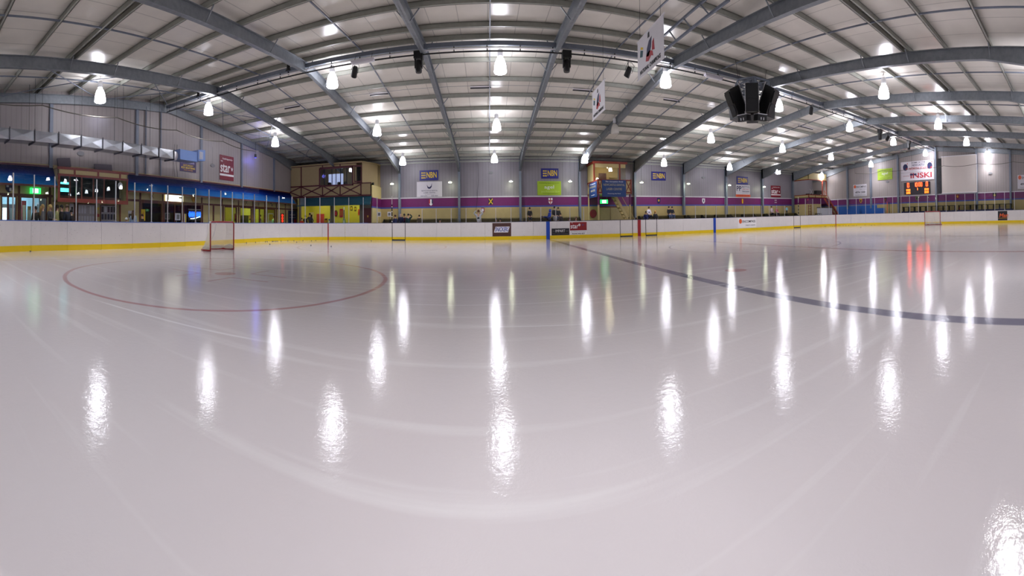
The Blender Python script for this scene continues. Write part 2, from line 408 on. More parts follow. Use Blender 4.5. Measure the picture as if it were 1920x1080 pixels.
# perimeter path: from the near left corner, up the left end, along the far side and down the right end
PATH = []
for i in range(15):
    a = pi * 1.5 - i * pi / 2 / 14; PATH.append((BX0 + BR + BR * cos(a), BY0 + BR + BR * sin(a)))
for i in range(15):
    a = pi - i * pi / 2 / 14; PATH.append((BX0 + BR + BR * cos(a), BY1 - BR + BR * sin(a)))
for i in range(15):
    a = pi / 2 - i * pi / 2 / 14; PATH.append((BX1 - BR + BR * cos(a), BY1 - BR + BR * sin(a)))
for i in range(15):
    a = -i * pi / 2 / 14; PATH.append((BX1 - BR + BR * cos(a), BY0 + BR + BR * sin(a)))
CUM = [0]
for p, q in zip(PATH[:-1], PATH[1:]): CUM.append(CUM[-1] + hypot(q[0] - p[0], q[1] - p[1]))
def path_at(s):
    s = max(0, min(CUM[-1] - 1e-6, s))
    for i in range(len(CUM) - 1):
        if CUM[i + 1] >= s:
            t = (s - CUM[i]) / (CUM[i + 1] - CUM[i]); p, q = PATH[i], PATH[i + 1]
            d = Vector((q[0] - p[0], q[1] - p[1], 0)).normalized()
            return Vector((p[0] + (q[0] - p[0]) * t, p[1] + (q[1] - p[1]) * t, 0)), d
def path_px(px):
    """Arc length of the board point seen in column px."""
    th = (px - PX0) / RH; best = None
    for i in range(4000):
        s = CUM[-1] * i / 3999; p, _ = path_at(s)
        if p.y < .3: continue
        e = abs(atan2(p.x, p.y) - th)
        if best is None or e < best[0]: best = (e, s)
    return best[1]
def strip(mb, s0, s1, o0, o1, z0, z1, mi=0):
    n_ = max(1, int((s1 - s0) / .5 + .5))
    for k in range(n_):
        a, da = path_at(s0 + (s1 - s0) * k / n_ + 1e-4); b, db = path_at(s0 + (s1 - s0) * (k + 1) / n_ - 1e-4)
        na = Vector((-da.y, da.x, 0)); nb = Vector((-db.y, db.x, 0))        # outwards
        vs = [(p + nn * o) + Vector((0, 0, z)) for p, nn in ((a, na), (b, nb)) for o in (o0, o1) for z in (z0, z1)]
        mb.add(vs, [(0, 1, 3, 2), (4, 6, 7, 5), (0, 4, 5, 1), (2, 3, 7, 6), (0, 2, 6, 4), (1, 5, 7, 3)], mi)
    return mb
S0 = path_px(0) - 2.2; S1 = path_px(1919) + 4.5
GATES = [(path_px(a), path_px(b)) for a, b in ((735.5, 760), (1163, 1185.5), (1210.5, 1231), (1488, 1500.5))]
cuts = [S0]
while cuts[-1] < S1: cuts.append(cuts[-1] + 1.97)
for g in GATES: cuts = [c for c in cuts if not (g[0] - .7 < c < g[1] + .7)] + [g[0], g[1]]
cuts.sort(); ng = 0; npan = 0; PANELS = []
GN = ['white rink gate with dark edges below the black and white striped post', 'white rink gate left of the red centre stripe, below the stairs', 'white rink gate just right of the red centre stripe', 'white rink gate near the right far corner below the booth']
for a, b in zip(cuts[:-1], cuts[1:]):
    if b - a < .05: continue
    isg = any(abs(a - g[0]) < .01 for g in GATES)
    p, d = path_at((a + b) / 2); left = p.x < -10; right = p.x > 36
    mb = strip(MB(), a + .006, b - .006, 0, .1, .22, BH)
    o = mb.build('rink_gate' if isg else 'dasher_board', m_board)
    PANELS.append((a, b, o))
    k = strip(MB(), a + .006, b - .006, -.012, .1, 0, .22).build('kick_plate', m_yellow, o); k['label'] = 'yellow kick plate'
    strip(MB(), a, b, -.01, .12, BH, BH + .035).build('cap_rail', m_cap if left else m_capn, o)
    if isg:
        e = MB()
        for s_ in (a, b): strip(e, s_ - .02, s_ + .02, -.02, .1, 0.0, BH)
        strip(e, a, b, -.03, .1, 0.0, .06)
        e.build('gate_edge', m_blackedge, o); tag(o, GN[ng], 'gate'); ng += 1
    else:
        side = 'left end' if left else 'right end' if right else 'far side'
        npan += 1
        tag(o, '%s white board panel with yellow foot, counted from the left edge' % nth(npan - 1), 'rink board', 'white dasher board panels around the rink')
# painted stripes on the boards
for px, wd, m, nm, lb in ((615, .09, m_red, 'goal_line_stripe', 'narrow red stripe up the boards in the left far corner'), (1567, .09, m_red, 'goal_line_stripe', 'narrow red stripe up the boards in the right far corner'),
                      (1027.5, .3, m_blue, 'blue_line_stripe', 'blue stripe up the boards left of the black advert'), (1339.5, .3, m_blue, 'blue_line_stripe', 'blue stripe up the boards right of the seated spectators'), (1198, .3, m_red, 'centre_line_stripe', 'wide red stripe up the boards at the centre line')):
    s_ = path_px(px); host = [b_ for (a_, c_, b_) in PANELS if a_ <= s_ <= c_][0]; q = strip(MB(), s_ - wd / 2, s_ + wd / 2, -.022, -.013, 0.0, BH).build(nm, m, host); q['label'] = lb
# ================================================================== glass on the boards
m_alu = mat('aluminium_post', 'c4c2c6', 0.3, 0.6, noise=.05)
m_glass = bpy.data.materials.new('clear_glass'); m_glass.use_nodes = True
nt = m_glass.node_tree; N = nt.nodes; L = nt.links; N.remove(N['Principled BSDF'])
tr = N.new('ShaderNodeBsdfTransparent'); tr.inputs[0].default_value = (.96, .98, .98, 1); gl = N.new('ShaderNodeBsdfGlossy'); gl.inputs['Roughness'].default_value = .01
fr = N.new('ShaderNodeFresnel'); ge = N.new('ShaderNodeNewGeometry'); mr = N.new('ShaderNodeMapRange'); mr.inputs[3].default_value = 1.35; mr.inputs[4].default_value = 1 / 1.35
L.new(ge.outputs['Backfacing'], mr.inputs[0]); L.new(mr.outputs[0], fr.inputs[0]); ms = N.new('ShaderNodeMixShader')
L.new(fr.outputs[0], ms.inputs[0]); L.new(tr.outputs[0], ms.inputs[1]); L.new(gl.outputs[0], ms.inputs[2]); L.new(ms.outputs[0], N['Material Output'].inputs[0])
m_ringpost = mat('black_white_post', '16161a', 0.5)
tall_l = [25, 64, 103, 143, 182, 218, 253, 285, 315, 343, 368, 393, 415, 437, 457, 478, 500.5, 524, 548, 573, 600, 627, 654, 681, 707]
low_1 = [791, 818, 846, 874, 902, 930, 958, 987, 1014, 1042, 1069, 1095]
low_2 = [1304.7, 1324.5, 1343.5, 1362, 1380, 1396, 1413, 1429, 1443, 1457, 1472]
tall_r = [1511, 1525, 1539.7, 1555, 1571.7, 1588.8, 1605.8, 1623, 1640, 1657.5, 1673.7, 1689.7, 1705.8, 1722, 1739.5, 1756.5, 1774, 1791.7, 1809.5, 1828, 1846.7, 1865, 1883.7, 1902]
def posts(pxs, top, where, nm, r=.028, glass=True, pre=None, post=None):
    ss = [path_px(p) for p in pxs]
    if pre: ss = [ss[0] - pre] + ss
    if post: ss = ss + [ss[-1] + post]
    for i, s_ in enumerate(ss):
        p, d = path_at(s_); nn = Vector((-d.y, d.x, 0)); c = p + nn * .06
        mb = MB(); mb.box(-.022, .022, -.03, .03, BH + .03, top); mb.box(-.05, .05, -.045, .045, BH + .035, BH + .06)
        o = mb.build(nm, m_alu, loc=(c.x, c.y, 0)); o.rotation_euler.z = atan2(d.y, d.x)
        tag(o, '%s glass post %s' % (nth(i), where), 'glass post', nm.replace('_', ' ') + 's ' + where)
        if glass and i < len(ss) - 1 and ss[i + 1] - s_ < 3:
            g = strip(MB(), s_ + .03, ss[i + 1] - .03, .054, .066, BH + .05, top - .06).build('glass_pane', m_glass, o)
            g['label'] = 'clear glass pane'; g.matrix_parent_inverse = (Matrix.Translation((c.x, c.y, 0)) @ Matrix.Rotation(atan2(d.y, d.x), 4, 'Z')).inverted()
posts(tall_l, 2.95, 'from the left of the tall row on the left boards', 'glass_post', pre=1.2)
posts(low_1, 2.1, 'from the left of the low row behind the brown advert', 'glass_post')
posts(low_2, 2.15, 'from the left of the low row above the orange logo', 'glass_post')
posts(tall_r, 2.85, 'from the left of the tall row on the right boards', 'glass_post', post=1.3)
# posts with black and white bands at the ends of the tall glass
def banded(px, where):
    p, d = path_at(path_px(px)); c = p + Vector((-d.y, d.x, 0)) * .06
    o = MB().box(-.035, .035, -.035, .035, 0, 1.25, 0, Matrix.Translation((0, 0, BH + .03))).build('padded_post', m_ringpost, loc=(c.x, c.y, 0))
    MB().box(-.022, .022, -.03, .03, BH + 1.28, 3.0).build('bare_top', m_alu, o)
    for k in range(4):
        z = BH + .1 + k * .33; MB().box(-.038, .038, -.038, .038, z, z + .05).build('white_band', MATS['white_board'], o)
    tag(o, where, 'post')
banded(735, 'tall glass post padded in black with white bands, at the left gate')
banded(1498, 'tall glass post padded in black beside the red digits near the right booth')
# ================================================================== high bay lamps
m_shade = mat('lit_shade', 'ffffff', .4, noise=0, emit='f4f3ff', strength=LAMP_W)
m_shadeoff = mat('unlit_shade', 'c8c4bc', .35, noise=0); m_house = mat('lamp_housing', 'd6d6da', .4, .2)
m_wire = mat('dark_cable', '2a2a2e', .6, noise=0)
def make_lamp(lit=True):
    o = empty('high_bay_lamp')
    MB().lathe([(.001, .28), (.12, .28), (.18, .22), (.235, .1), (.272, -.06), (.29, -.24), (.27, -.27), (.001, -.265)], 18).build('shade', m_shade if lit else m_shadeoff, o, smooth=True)
    MB().lathe([(.07, .28), (.07, .31), (.13, .33), (.13, .58), (.08, .61), (.0, .61)], 14).build('ballast_housing', m_house, o)
    if lit:
        ld = bpy.data.lights.new('lamp_light', 'SPOT'); ld.energy = LAMP_P; ld.color = (.98, .97, 1.0); ld.shadow_soft_size = .26; ld.spot_size = radians(150); ld.spot_blend = .9
        lo = bpy.data.objects.new('lamp_light', ld); COL.objects.link(lo); lo.parent = o; lo.location = (0, 0, -.3)
    ring_ = [(.07 * cos(a), 0, .68 + .07 * sin(a)) for a in [i * pi / 6 for i in range(13)]]
    MB().tube(ring_, .008, 5).build('hook', m_house, o)
    return o
LROW = [(32.5, 'nearest the far wall', ((755, 298), (927, 295), (1096, 297), (1245, 303), (1368, 312), (1459, 318), (1541, 329)), ()),
        (24.4, 'second from the far wall', ((516, 261), (707, 237), (931, 230), (1153, 237), (1333, 256), (1467, 276), (1558, 291), (1633, 305)), (3,)),
        (16.85, 'under the ridge', ((391, 194), (623, 141), (938, 118), (1248, 145), (1460, 195), (1593, 234), (1675, 262), (1735, 285)), ()),
        (9.35, 'nearest the camera', ((188, 160), (1657, 165), (1759, 229), (1812, 262), (1850, 287)), ())]
proto = {True: make_lamp(True), False: make_lamp(False)}; used = {True: False, False: False}
def hang(x, y, z, lit, lb, grp):
    o = proto[lit] if not used[lit] else copy_tree(proto[lit]); used[lit] = True
    o.location = (x, y, z); tag(o, lb, 'ceiling lamp', grp)
    MB().tube([(0, 0, .74), (0, 0, roof(y) - z - .03)], .008, 5).build('suspension_wire', m_wire, o)
    return o
for Y, wh, pts, off in LROW:
    for q, (px, py) in enumerate(pts):
        p = on(px, py, Y=Y); lit = q not in off
        hang(p.x, Y, min(p.z, roof(Y) - .85), lit, 'lit high bay lamp, %s from left in the row %s' % (nth(q), wh) if lit else 'switched off high bay lamp with clear shade right of the small white banner', 'high bay lamps hanging over the ice')
p = on(597, 285, Y=32.5); hang(p.x, 32.5, p.z - .1, False, 'small switched off lamp under the roof above the corner office', 'high bay lamps hanging over the ice')
for q in range(7): hang(-15.9 + 8.15 * q, 1.5, 5.75, True, 'lit high bay lamp, %s from left in the row over the near boards' % nth(q), 'high bay lamps hanging over the ice')
# ================================================================== common paints
m_brown = mat('brown_timber', '5e2a1e', .5); m_maroon = mat('maroon_timber', '541822', .5); m_redtrim = mat('red_oxide_trim', '84301f', .5)
m_ccream = mat('facade_cream', 'c8b680', .6, noise=.03); m_tan = mat('tan_panel', 'a8946c', .6, noise=.03)
m_win = mat('dark_glass', '0a1418', .05, noise=0, spec=.6); m_black = mat('black_plastic', '08080a', .4, noise=0)
m_white = mat('white_paint', 'e8e6ea', .45, noise=.02); m_grey = mat('grey_paint', '7c7c80', .5); m_navy = mat('navy_print', '14184e', .5, noise=0)
m_yel = mat('yellow_print', 'e6c414', .5, noise=0); m_redp = mat('red_print', 'b01c2c', .5, noise=0); m_dred = mat('dark_red_print', '7c0c22', .5, noise=0)
m_orange = mat('orange_print', 'e0602c', .5, noise=0); m_lime = mat('lime_print', '9cba20', .5, noise=.02); m_limed = mat('olive_print', '66801c', .5, noise=0)
m_blkp = mat('black_print', '1c1a22', .5, noise=0); m_wht = mat('white_print', 'f0eef0', .5, noise=0); m_pale = mat('pale_panel', 'd6d2da', .5, noise=.02)
m_bluep = mat('blue_print', '1c3c9c', .5, noise=0); m_teal = mat('teal_awning', '0f4a5c', .6, noise=.1, scale=1)
m_green = mat('exit_green', '20c850', .5, noise=0, emit='30ff70', strength=1.6); m_exitw = mat('exit_white', 'ffffff', .5, noise=0, emit='e8fff0', strength=3)
m_duct = mat('duct_sheet', 'b8bcc2', .25, .8, noise=.15, scale=2.5); m_olive = mat('bench_timber', '7c7048', .6, noise=.12); m_bench2 = mat('dark_bench', '2c2a22', .7)

# ---- blue awning: a painted sea scene in deep and light blue bands
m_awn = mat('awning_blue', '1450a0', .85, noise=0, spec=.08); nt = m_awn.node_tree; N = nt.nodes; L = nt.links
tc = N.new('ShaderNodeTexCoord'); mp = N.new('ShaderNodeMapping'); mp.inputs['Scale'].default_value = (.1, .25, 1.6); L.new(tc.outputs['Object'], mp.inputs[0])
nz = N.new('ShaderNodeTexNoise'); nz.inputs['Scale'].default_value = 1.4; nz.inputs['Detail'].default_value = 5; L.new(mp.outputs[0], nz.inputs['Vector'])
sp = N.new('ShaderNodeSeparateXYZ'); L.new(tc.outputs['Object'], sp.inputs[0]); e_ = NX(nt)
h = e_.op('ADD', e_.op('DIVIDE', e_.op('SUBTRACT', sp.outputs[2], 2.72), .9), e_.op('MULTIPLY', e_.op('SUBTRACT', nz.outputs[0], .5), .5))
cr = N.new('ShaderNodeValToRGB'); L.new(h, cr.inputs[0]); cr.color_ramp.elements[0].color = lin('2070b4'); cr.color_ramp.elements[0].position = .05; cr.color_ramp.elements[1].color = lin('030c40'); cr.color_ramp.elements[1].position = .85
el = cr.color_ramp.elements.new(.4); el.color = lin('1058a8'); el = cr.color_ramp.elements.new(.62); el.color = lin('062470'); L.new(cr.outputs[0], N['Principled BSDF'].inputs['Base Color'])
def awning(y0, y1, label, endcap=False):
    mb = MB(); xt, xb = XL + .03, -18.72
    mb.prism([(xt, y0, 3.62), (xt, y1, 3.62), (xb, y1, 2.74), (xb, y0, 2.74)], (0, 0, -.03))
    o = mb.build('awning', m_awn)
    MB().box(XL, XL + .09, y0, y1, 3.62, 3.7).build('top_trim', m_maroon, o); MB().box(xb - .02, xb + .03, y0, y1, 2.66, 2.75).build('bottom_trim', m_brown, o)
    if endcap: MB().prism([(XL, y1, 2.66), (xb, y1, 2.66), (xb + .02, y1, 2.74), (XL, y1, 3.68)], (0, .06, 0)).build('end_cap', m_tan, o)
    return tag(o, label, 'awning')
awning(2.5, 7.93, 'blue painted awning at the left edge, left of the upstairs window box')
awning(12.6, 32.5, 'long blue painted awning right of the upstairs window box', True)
# ---- lower left wall: cream panels, brown frame and glazed openings
def Yl(px): return on(px, 395, X=XL).y
openings = [(2, 31), (38, 88), (265, 304), (308, 341), (344, 377), (421, 444), (450, 472), (478, 497), (501, 516)]
mb = MB(); ys = [WN]
for a, b in openings: ys += [Yl(a), Yl(b)]
ys.append(WY)
for a, b in zip(ys[0::2], ys[1::2]): mb.box(XL - .12, XL, a, b, -.02, 2.27, 0)
mb.box(XL - .12, XL, WN, 8.02, 2.27, 3.76, 0).box(XL - .12, XL, 12.5, WY, 2.27, 3.76, 0).box(XL - .12, XL, 8.02, 12.5, 3.3, 3.76, 0)
struct(mb.build('wall_left_lower', m_ccream))
mb = MB(); mb.box(XL, XL + .035, WN, WY, 2.25, 2.36)
for px in (35, 93, 140, 180, 262.5, 306, 342, 379, 400, 418, 447, 474, 496, 518, 535, 558): y = Yl(px); mb.box(XL, XL + .04, y - .07, y + .07, FZ, 2.25)
for px in (35, 93, 262.5, 305, 378, 416, 447, 474, 496, 518, 535, 558): y = Yl(px); mb.box(XL, XL + .04, y - .06, y + .06, 2.36, 2.9)
struct(mb.build('trim_4', m_brown), 'brown timber framing of the left ground floor front')
# back of the rooms behind, with partitions
m_roomb = mat('pale_blue_room', 'b8d4e4', .7); m_roomy = mat('yellow_room', 'c8c040', .7); m_roomd = mat('dim_room', '2c241e', .8)
wallbox('wall_room_left', XL - 3.6, XL - 3.5, WN, 8.4, -.02, 3.7, m_roomb)
wallbox('wall_room_middle', XL - 3.6, XL - 3.5, 13.5, 21.5, -.02, 3.7, m_roomd)
wallbox('wall_room_right', XL - 3.6, XL - 3.5, 21.6, WY, -.02, 3.7, m_roomy)
for y in (8.4, 13.5, 21.5): wallbox('wall_partition', XL - 3.5, XL - .12, y, y + .08, -.02, 3.7, m_roomd)
wallbox('ceiling_rooms', XL - 3.6, XL - .12, WN, WY, 3.76, 3.82, m_white)
def panel_light(x, y, z, sx, sy, col, st, label):
    o = MB().box(-sx / 2, sx / 2, -sy / 2, sy / 2, -.03, 0).build('ceiling_light', mat('light_panel_' + col, 'ffffff', .5, noise=0, emit=col, strength=st), loc=(x, y, z))
    MB().box(-sx / 2 - .03, sx / 2 + .03, -sy / 2 - .03, sy / 2 + .03, 0, .03).build('light_frame', m_white, o)
    tag(o, label, 'ceiling light')
panel_light(-21.3, 4.6, 3.6, .6, 1.2, 'd8f0ff', 34, 'bluish ceiling panel light inside the hire shop at the left edge')
panel_light(-21.3, 7.0, 3.6, .6, 1.2, 'c0ecff', 34, 'bluish ceiling panel light inside the room behind the glass door')
panel_light(-21.3, 26.0, 3.6, .6, 1.2, 'fff4a0', 9, 'yellow ceiling panel light inside the room behind the goal')
panel_light(-21.3, 30.5, 3.6, .6, 1.2, 'f0ffd8', 26, 'pale ceiling panel light in the room with the seated customer')
panel_light(-21.3, 17.0, 3.6, .4, .8, 'ffd8a0', .8, 'dim ceiling light inside the dark shop behind the round arch sign')
# windows and doors in the openings
def glazing(nm, i, a, b, mull, label, dz=0.0, door=False):
    y0, y1 = Yl(a), Yl(b); z0, z1 = FZ, 2.25; mb = MB(); t = .06
    mb.box(XL - .08, XL + .01, y0, y0 + t, z0, z1).box(XL - .08, XL + .01, y1 - t, y1, z0, z1).box(XL - .08, XL + .01, y0 + t, y1 - t, z1 - t, z1).box(XL - .08, XL + .01, y0 + t, y1 - t, z0, z0 + t)
    for m in mull: y = Yl(m); mb.box(XL - .08, XL + .01, y - .045, y + .045, z0 + t, z1 - t)
    o = struct(mb.build('%s_%d' % (nm, i), m_brown), label)
    g = MB().box(XL - .05, XL - .04, y0 + t, y1 - t, z0 + t, z1 - t).build('pane', m_glass, o)
    if door:
        for m in (mull or [(a + b) / 2]): MB().tube([(XL + .05, Yl(m) + .1, .95), (XL + .05, Yl(m) + .1, 1.35)], .015, 6).build('door_handle', m_alu, o)
glazing('window', 1, 2, 31, (15,), 'brown framed shop window at the left edge')
glazing('door', 1, 38, 88, (63,), 'brown framed double glass doors under the left green exit sign', door=True)
glazing('window', 2, 265, 304, (), 'dark shop window right of the light blue hoodie')
glazing('door', 2, 308, 341, (328,), 'dark glass doors under the lit white sign', door=True)
glazing('window', 3, 344, 377, (), 'dark window with blue neon sign')
glazing('window', 4, 421, 444, (), 'yellow green window behind the goal top')
glazing('window', 5, 450, 472, (), 'yellow green window right of the goal')
glazing('door', 3, 478, 497, (487,), 'dark framed glass door left of the bright poster', door=True)
glazing('window', 6, 501, 516, (), 'bright window with yellow emblem poster')
# ---- upstairs window box
bx0, bx1, by0, by1, bz0, bz1 = XL, -18.75, 7.95, 12.58, 2.05, 3.56
o = empty('office_window_box', (XL, 10.2, bz0))
def at_parent(ob, par):
    ob.parent = par; ob.matrix_parent_inverse = Matrix.Translation(par.location).inverted(); return ob
def P(mb, nm, m, par, label=None):
    q = mb.build(nm, m); at_parent(q, par)
    if label: q['label'] = label
    return q
P(MB().box(bx0, bx1, by0, by1, bz0, bz0 + .08).box(bx0, bx1, by0, by0 + .06, bz0, bz1).box(bx0, bx1, by1 - .06, by1, bz0, bz1).box(bx0, bx1, by0, by1, bz1 - .04, bz1).box(bx1 - .06, bx1, by0, by1, 3.22, bz1 - .04), 'box_shell', m_ccream, o)
fb = MB().box(bx1, bx1 + .04, by0 - .02, by1 + .02, bz0 - .02, bz0 + .16).box(bx1, bx1 + .04, by0 - .02, by1 + .02, 3.2, 3.3).box(bx1, bx1 + .04, by0 - .04, by1 + .04, bz1 - .06, bz1 + .06)
fb.box(bx1, bx1 + .04, by0, by0 + .12, bz0 + .16, 3.2).box(bx1, bx1 + .04, by1 - .12, by1, bz0 + .16, 3.2)
for px in (140, 184, 225): y = on(px, 320, X=bx1).y; fb.box(bx1, bx1 + .035, y - .05, y + .05, 3.3, bz1 - .06)
P(fb, 'box_frame', m_redtrim, o)
for px in (131, 153.5, 175.5, 195.5): y = on(px, 350, X=bx1).y; P(MB().box(bx1 - .05, bx1 - .01, y - .045, y + .045, bz0 + .16, 3.2), 'mullion', m_brown, o)
P(MB().box(bx1 - .04, bx1 - .03, by0 + .1, by1 - .1, bz0 + .14, 3.22), 'pane', m_glass, o)
tag(o, 'cream and red upstairs office window box jutting out between the blue awnings', 'window box')
wallbox('wall_office_back', XL - 3.6, XL - 3.5, 8.48, 13.5, 1.9, 3.7, mat('dark_teal_room', '16343c', .7))
m_tealight = mat('teal_light', '60e0e0', .5, noise=0, emit='60e8f0', strength=2.2)
for z, h_ in ((3.0, .09), (2.62, .18)):
    q = on(120, 360, X=-20.6); tag(MB().box(-20.65, -20.6, 8.65, 9.55, z, z + h_).build('lit_shelf', m_tealight), ('upper narrow' if h_ < .1 else 'lower wide') + ' teal lit shelf inside the upstairs office window', 'shelf')
y = on(223.5, 347, X=-18.95).y
o = MB().lathe([(.0, 0), (.17, 0), (.17, .04), (.0, .04)], 24, Matrix.Rotation(pi / 2, 4, 'Y')).build('wall_clock', m_white, loc=(-18.86, y, 2.94)); tag(o, 'round white clock behind the right end of the office window', 'clock')
MB().box(.041, .045, -.01, .01, 0, .12).box(.041, .045, 0, .09, -.008, .008).build('clock_hands', m_black, o)
# grey stage boards leaning above the box
for a, b, t, b2, tilt, lb in ((109, 133, 300, 312, .35, 'grey square panel leaning on the box roof, left one'), (178, 210, 309, 319, .12, 'grey flat panel leaning on the box roof, right one')):
    p, q = on(a, b2, X=-19.1), on(b, b2, X=-19.1); hgt = .42 if b < 150 else .3; w_ = q.y - p.y
    T = Matrix.Translation((-19.1, (p.y + q.y) / 2, bz1 + .09)) @ Matrix.Rotation(-.25, 4, 'Y') @ Matrix.Rotation(tilt * .25, 4, 'X')
    o = MB().box(-.06, .06, -w_ / 2, w_ / 2, 0, hgt, 0, T).build('stage_wedge', mat('slate_panel', '5c545c', .7)); tag(o, lb, 'stage wedge')
    MB().box(-.065, -.055, -w_ / 2 + .05, w_ / 2 - .05, .03, hgt - .04, 0, T).build('backing', m_grey, o)
# notice boards, posters, pipe
m_paper = mat('paper', 'd4d2e0', .7, noise=.05, scale=8)
def board(pa, pb, za, zb, label, nm='notice_board', rows=3, cols=5, dark=False, seed=1):
    y0, y1 = Yl(pa), Yl(pb); o = MB().box(XL + .0, XL + .03, y0, y1, za, zb).build(nm, mat('board_backing', 'b4aeb8' if not dark else '8c8690', .7)); tag(o, label, 'notice board')
    fr_ = MB(); t = .05
    fr_.box(XL, XL + .05, y0 - t, y0, za - t, zb + t).box(XL, XL + .05, y1, y1 + t, za - t, zb + t).box(XL, XL + .05, y0, y1, zb, zb + t).box(XL, XL + .05, y0, y1, za - t, za); fr_.build('board_frame', m_brown, o)
    R = random.Random(seed); cw = (y1 - y0) / cols; rh = (zb - za) / rows
    for r in range(rows):
        for c in range(cols):
            if R.random() < .12: continue
            yy = y0 + cw * (c + .5); zz = za + rh * (r + .5); hw, hh = cw * .36, rh * .38
            m = R.choice([m_paper, m_pale, m_paper] if not dark else [m_navy, m_blkp, m_paper, mat('photo_print', '4a3a44', .5)])
            q = MB().box(XL + .031, XL + .036, yy - hw, yy + hw, zz - hh, zz + hh).build('pinned_sheet', m, o)
board(146, 177, .5, 1.98, 'large notice board covered in pale sheets under the office window', cols=6, rows=3, seed=3)
board(189, 217, .5, 1.96, 'notice board with rows of dark photographs, right of the pale one', cols=5, rows=4, dark=True, seed=5)
def flat(pa, pb, za, zb, m, nm, label, cat_, x=XL + .01, extra=None):
    y0, y1 = Yl(pa), Yl(pb); o = MB().box(x, x + .015, y0, y1, za, zb).build(nm, m); tag(o, label, cat_)
    if extra: extra(o, x + .016, y0, y1, za, zb)
    return o
flat(181, 185, 1.75, 1.86, m_yel, 'paper_notice', 'small yellow notice between the two notice boards', 'notice'); flat(181, 186, 1.4, 1.55, m_redp, 'paper_notice', 'small red notice between the two notice boards', 'notice')
flat(130, 138, 1.5, 2.0, m_pale, 'wall_poster', 'poster with a dark picture left of the pale notice board', 'poster', extra=lambda o, x, a, b, c, d: MB().box(x, x + .004, a + .1, b - .05, c + .1, d - .15).build('dark_picture', m_blkp, o))
y = Yl(224); o = MB().tube([(XL + .08, y, FZ), (XL + .08, y, 2.05)], .045, 10).build('downpipe', m_redtrim); MB().lathe([(.07, 0), (.07, .06)], 10, Matrix.Translation((XL + .08, y, 1.0))).build('pipe_bracket', m_brown, o); tag(o, 'red-brown pipe running down the cream wall below the clock', 'pipe')
flat(240, 249, 1.35, 1.75, m_pale, 'wall_poster', 'poster behind the light blue hoodie', 'poster', extra=lambda o, x, a, b, c, d: (MB().box(x, x + .004, a + .03, b - .1, c + .05, d - .15).build('dark_picture', m_blkp, o), MB().box(x, x + .004, b - .09, b - .01, c + .1, d - .1).build('yellow_strip', m_yel, o)))
flat(264, 272, 1.25, 1.85, m_yel, 'wall_poster', 'yellow poster with red emblem in the dark shop window', 'poster', extra=lambda o, x, a, b, c, d: MB().prism([(x, a + .1, c + .1), (x, b - .1, c + .15), (x, b - .15, d - .15), (x, (a + b) / 2, d - .1), (x, a + .15, d - .2)], (.004, 0, 0)).build('emblem', m_orange, o))
flat(309, 318, 1.35, 1.7, m_grey, 'framed_notice', 'grey framed notice in the left pane of the dark doors', 'notice', extra=lambda o, x, a, b, c, d: MB().box(x, x + .004, a + .04, b - .04, c + .04, d - .04).build('dark_sheet', m_blkp, o))
flat(328, 338, 1.3, 1.7, m_paper, 'framed_notice', 'pale sheet with a drawing in the right pane of the dark doors', 'notice', extra=lambda o, x, a, b, c, d: MB().box(x, x + .004, a + .15, b - .1, c + .06, d - .08).build('drawing', m_grey, o))
flat(345, 349, 1.15, 1.68, m_pale, 'paper_notice', 'tall white and yellow list beside the blue neon sign', 'notice', extra=lambda o, x, a, b, c, d: MB().box(x, x + .004, b - .12, b - .02, c, d).build('yellow_strip', m_yel, o))
# blue neon sign
m_neonb = mat('blue_neon', '3060ff', .5, noise=0, emit='2868ff', strength=2.6); m_neonw = mat('white_neon', 'e0fff8', .5, noise=0, emit='d8fff0', strength=3)
y0, y1 = Yl(353), Yl(376); o = MB().box(XL - .03, XL - .02, y0, y1, 1.28, 1.95).build('neon_sign', m_black); tag(o, 'blue and white neon sign in the dark window', 'neon sign'); o.location.x = .04
MB().box(XL - .015, XL + .0, y0 - .05, y1, 1.92, 1.98).build('sign_bar', m_grey, o)
cw = (y1 - y0) / 8; pts = MB()
for i in range(8):
    if i == 4: continue
    yy = y0 + cw * (i + .5); pts.tube([(XL, yy - cw * .3, 1.55), (XL, yy - cw * .35, 1.72), (XL, yy, 1.82), (XL, yy + cw * .35, 1.72), (XL, yy + cw * .2, 1.55), (XL, yy, 1.48)], .022, 6)
pts.build('blue_tubing', m_neonb, o)
MB().tube([(XL, y0 + .2 + i * .16, 1.4 + .004 * i * i) for i in range(7)], .022, 6).build('white_tubing', m_neonw, o)
# lit white shop sign above the dark doors
y0, y1 = Yl(309.5), Yl(341); o = MB().box(XL + .03, XL + .12, y0, y1, 2.36, 2.78).build('light_box', mat('lit_white_sign', 'ffffff', .5, noise=0, emit='fff8e0', strength=1.8)); tag(o, 'glowing white light box sign above the dark doors', 'illuminated sign')
MB().box(XL + .121, XL + .124, y0 + .06, y0 + .22, 2.42, 2.72).box(XL + .121, XL + .124, y1 - .4, y1 - .1, 2.55, 2.62).build('yellow_marks', mat('ochre_print', 'c89a2c', .5, noise=0), o)
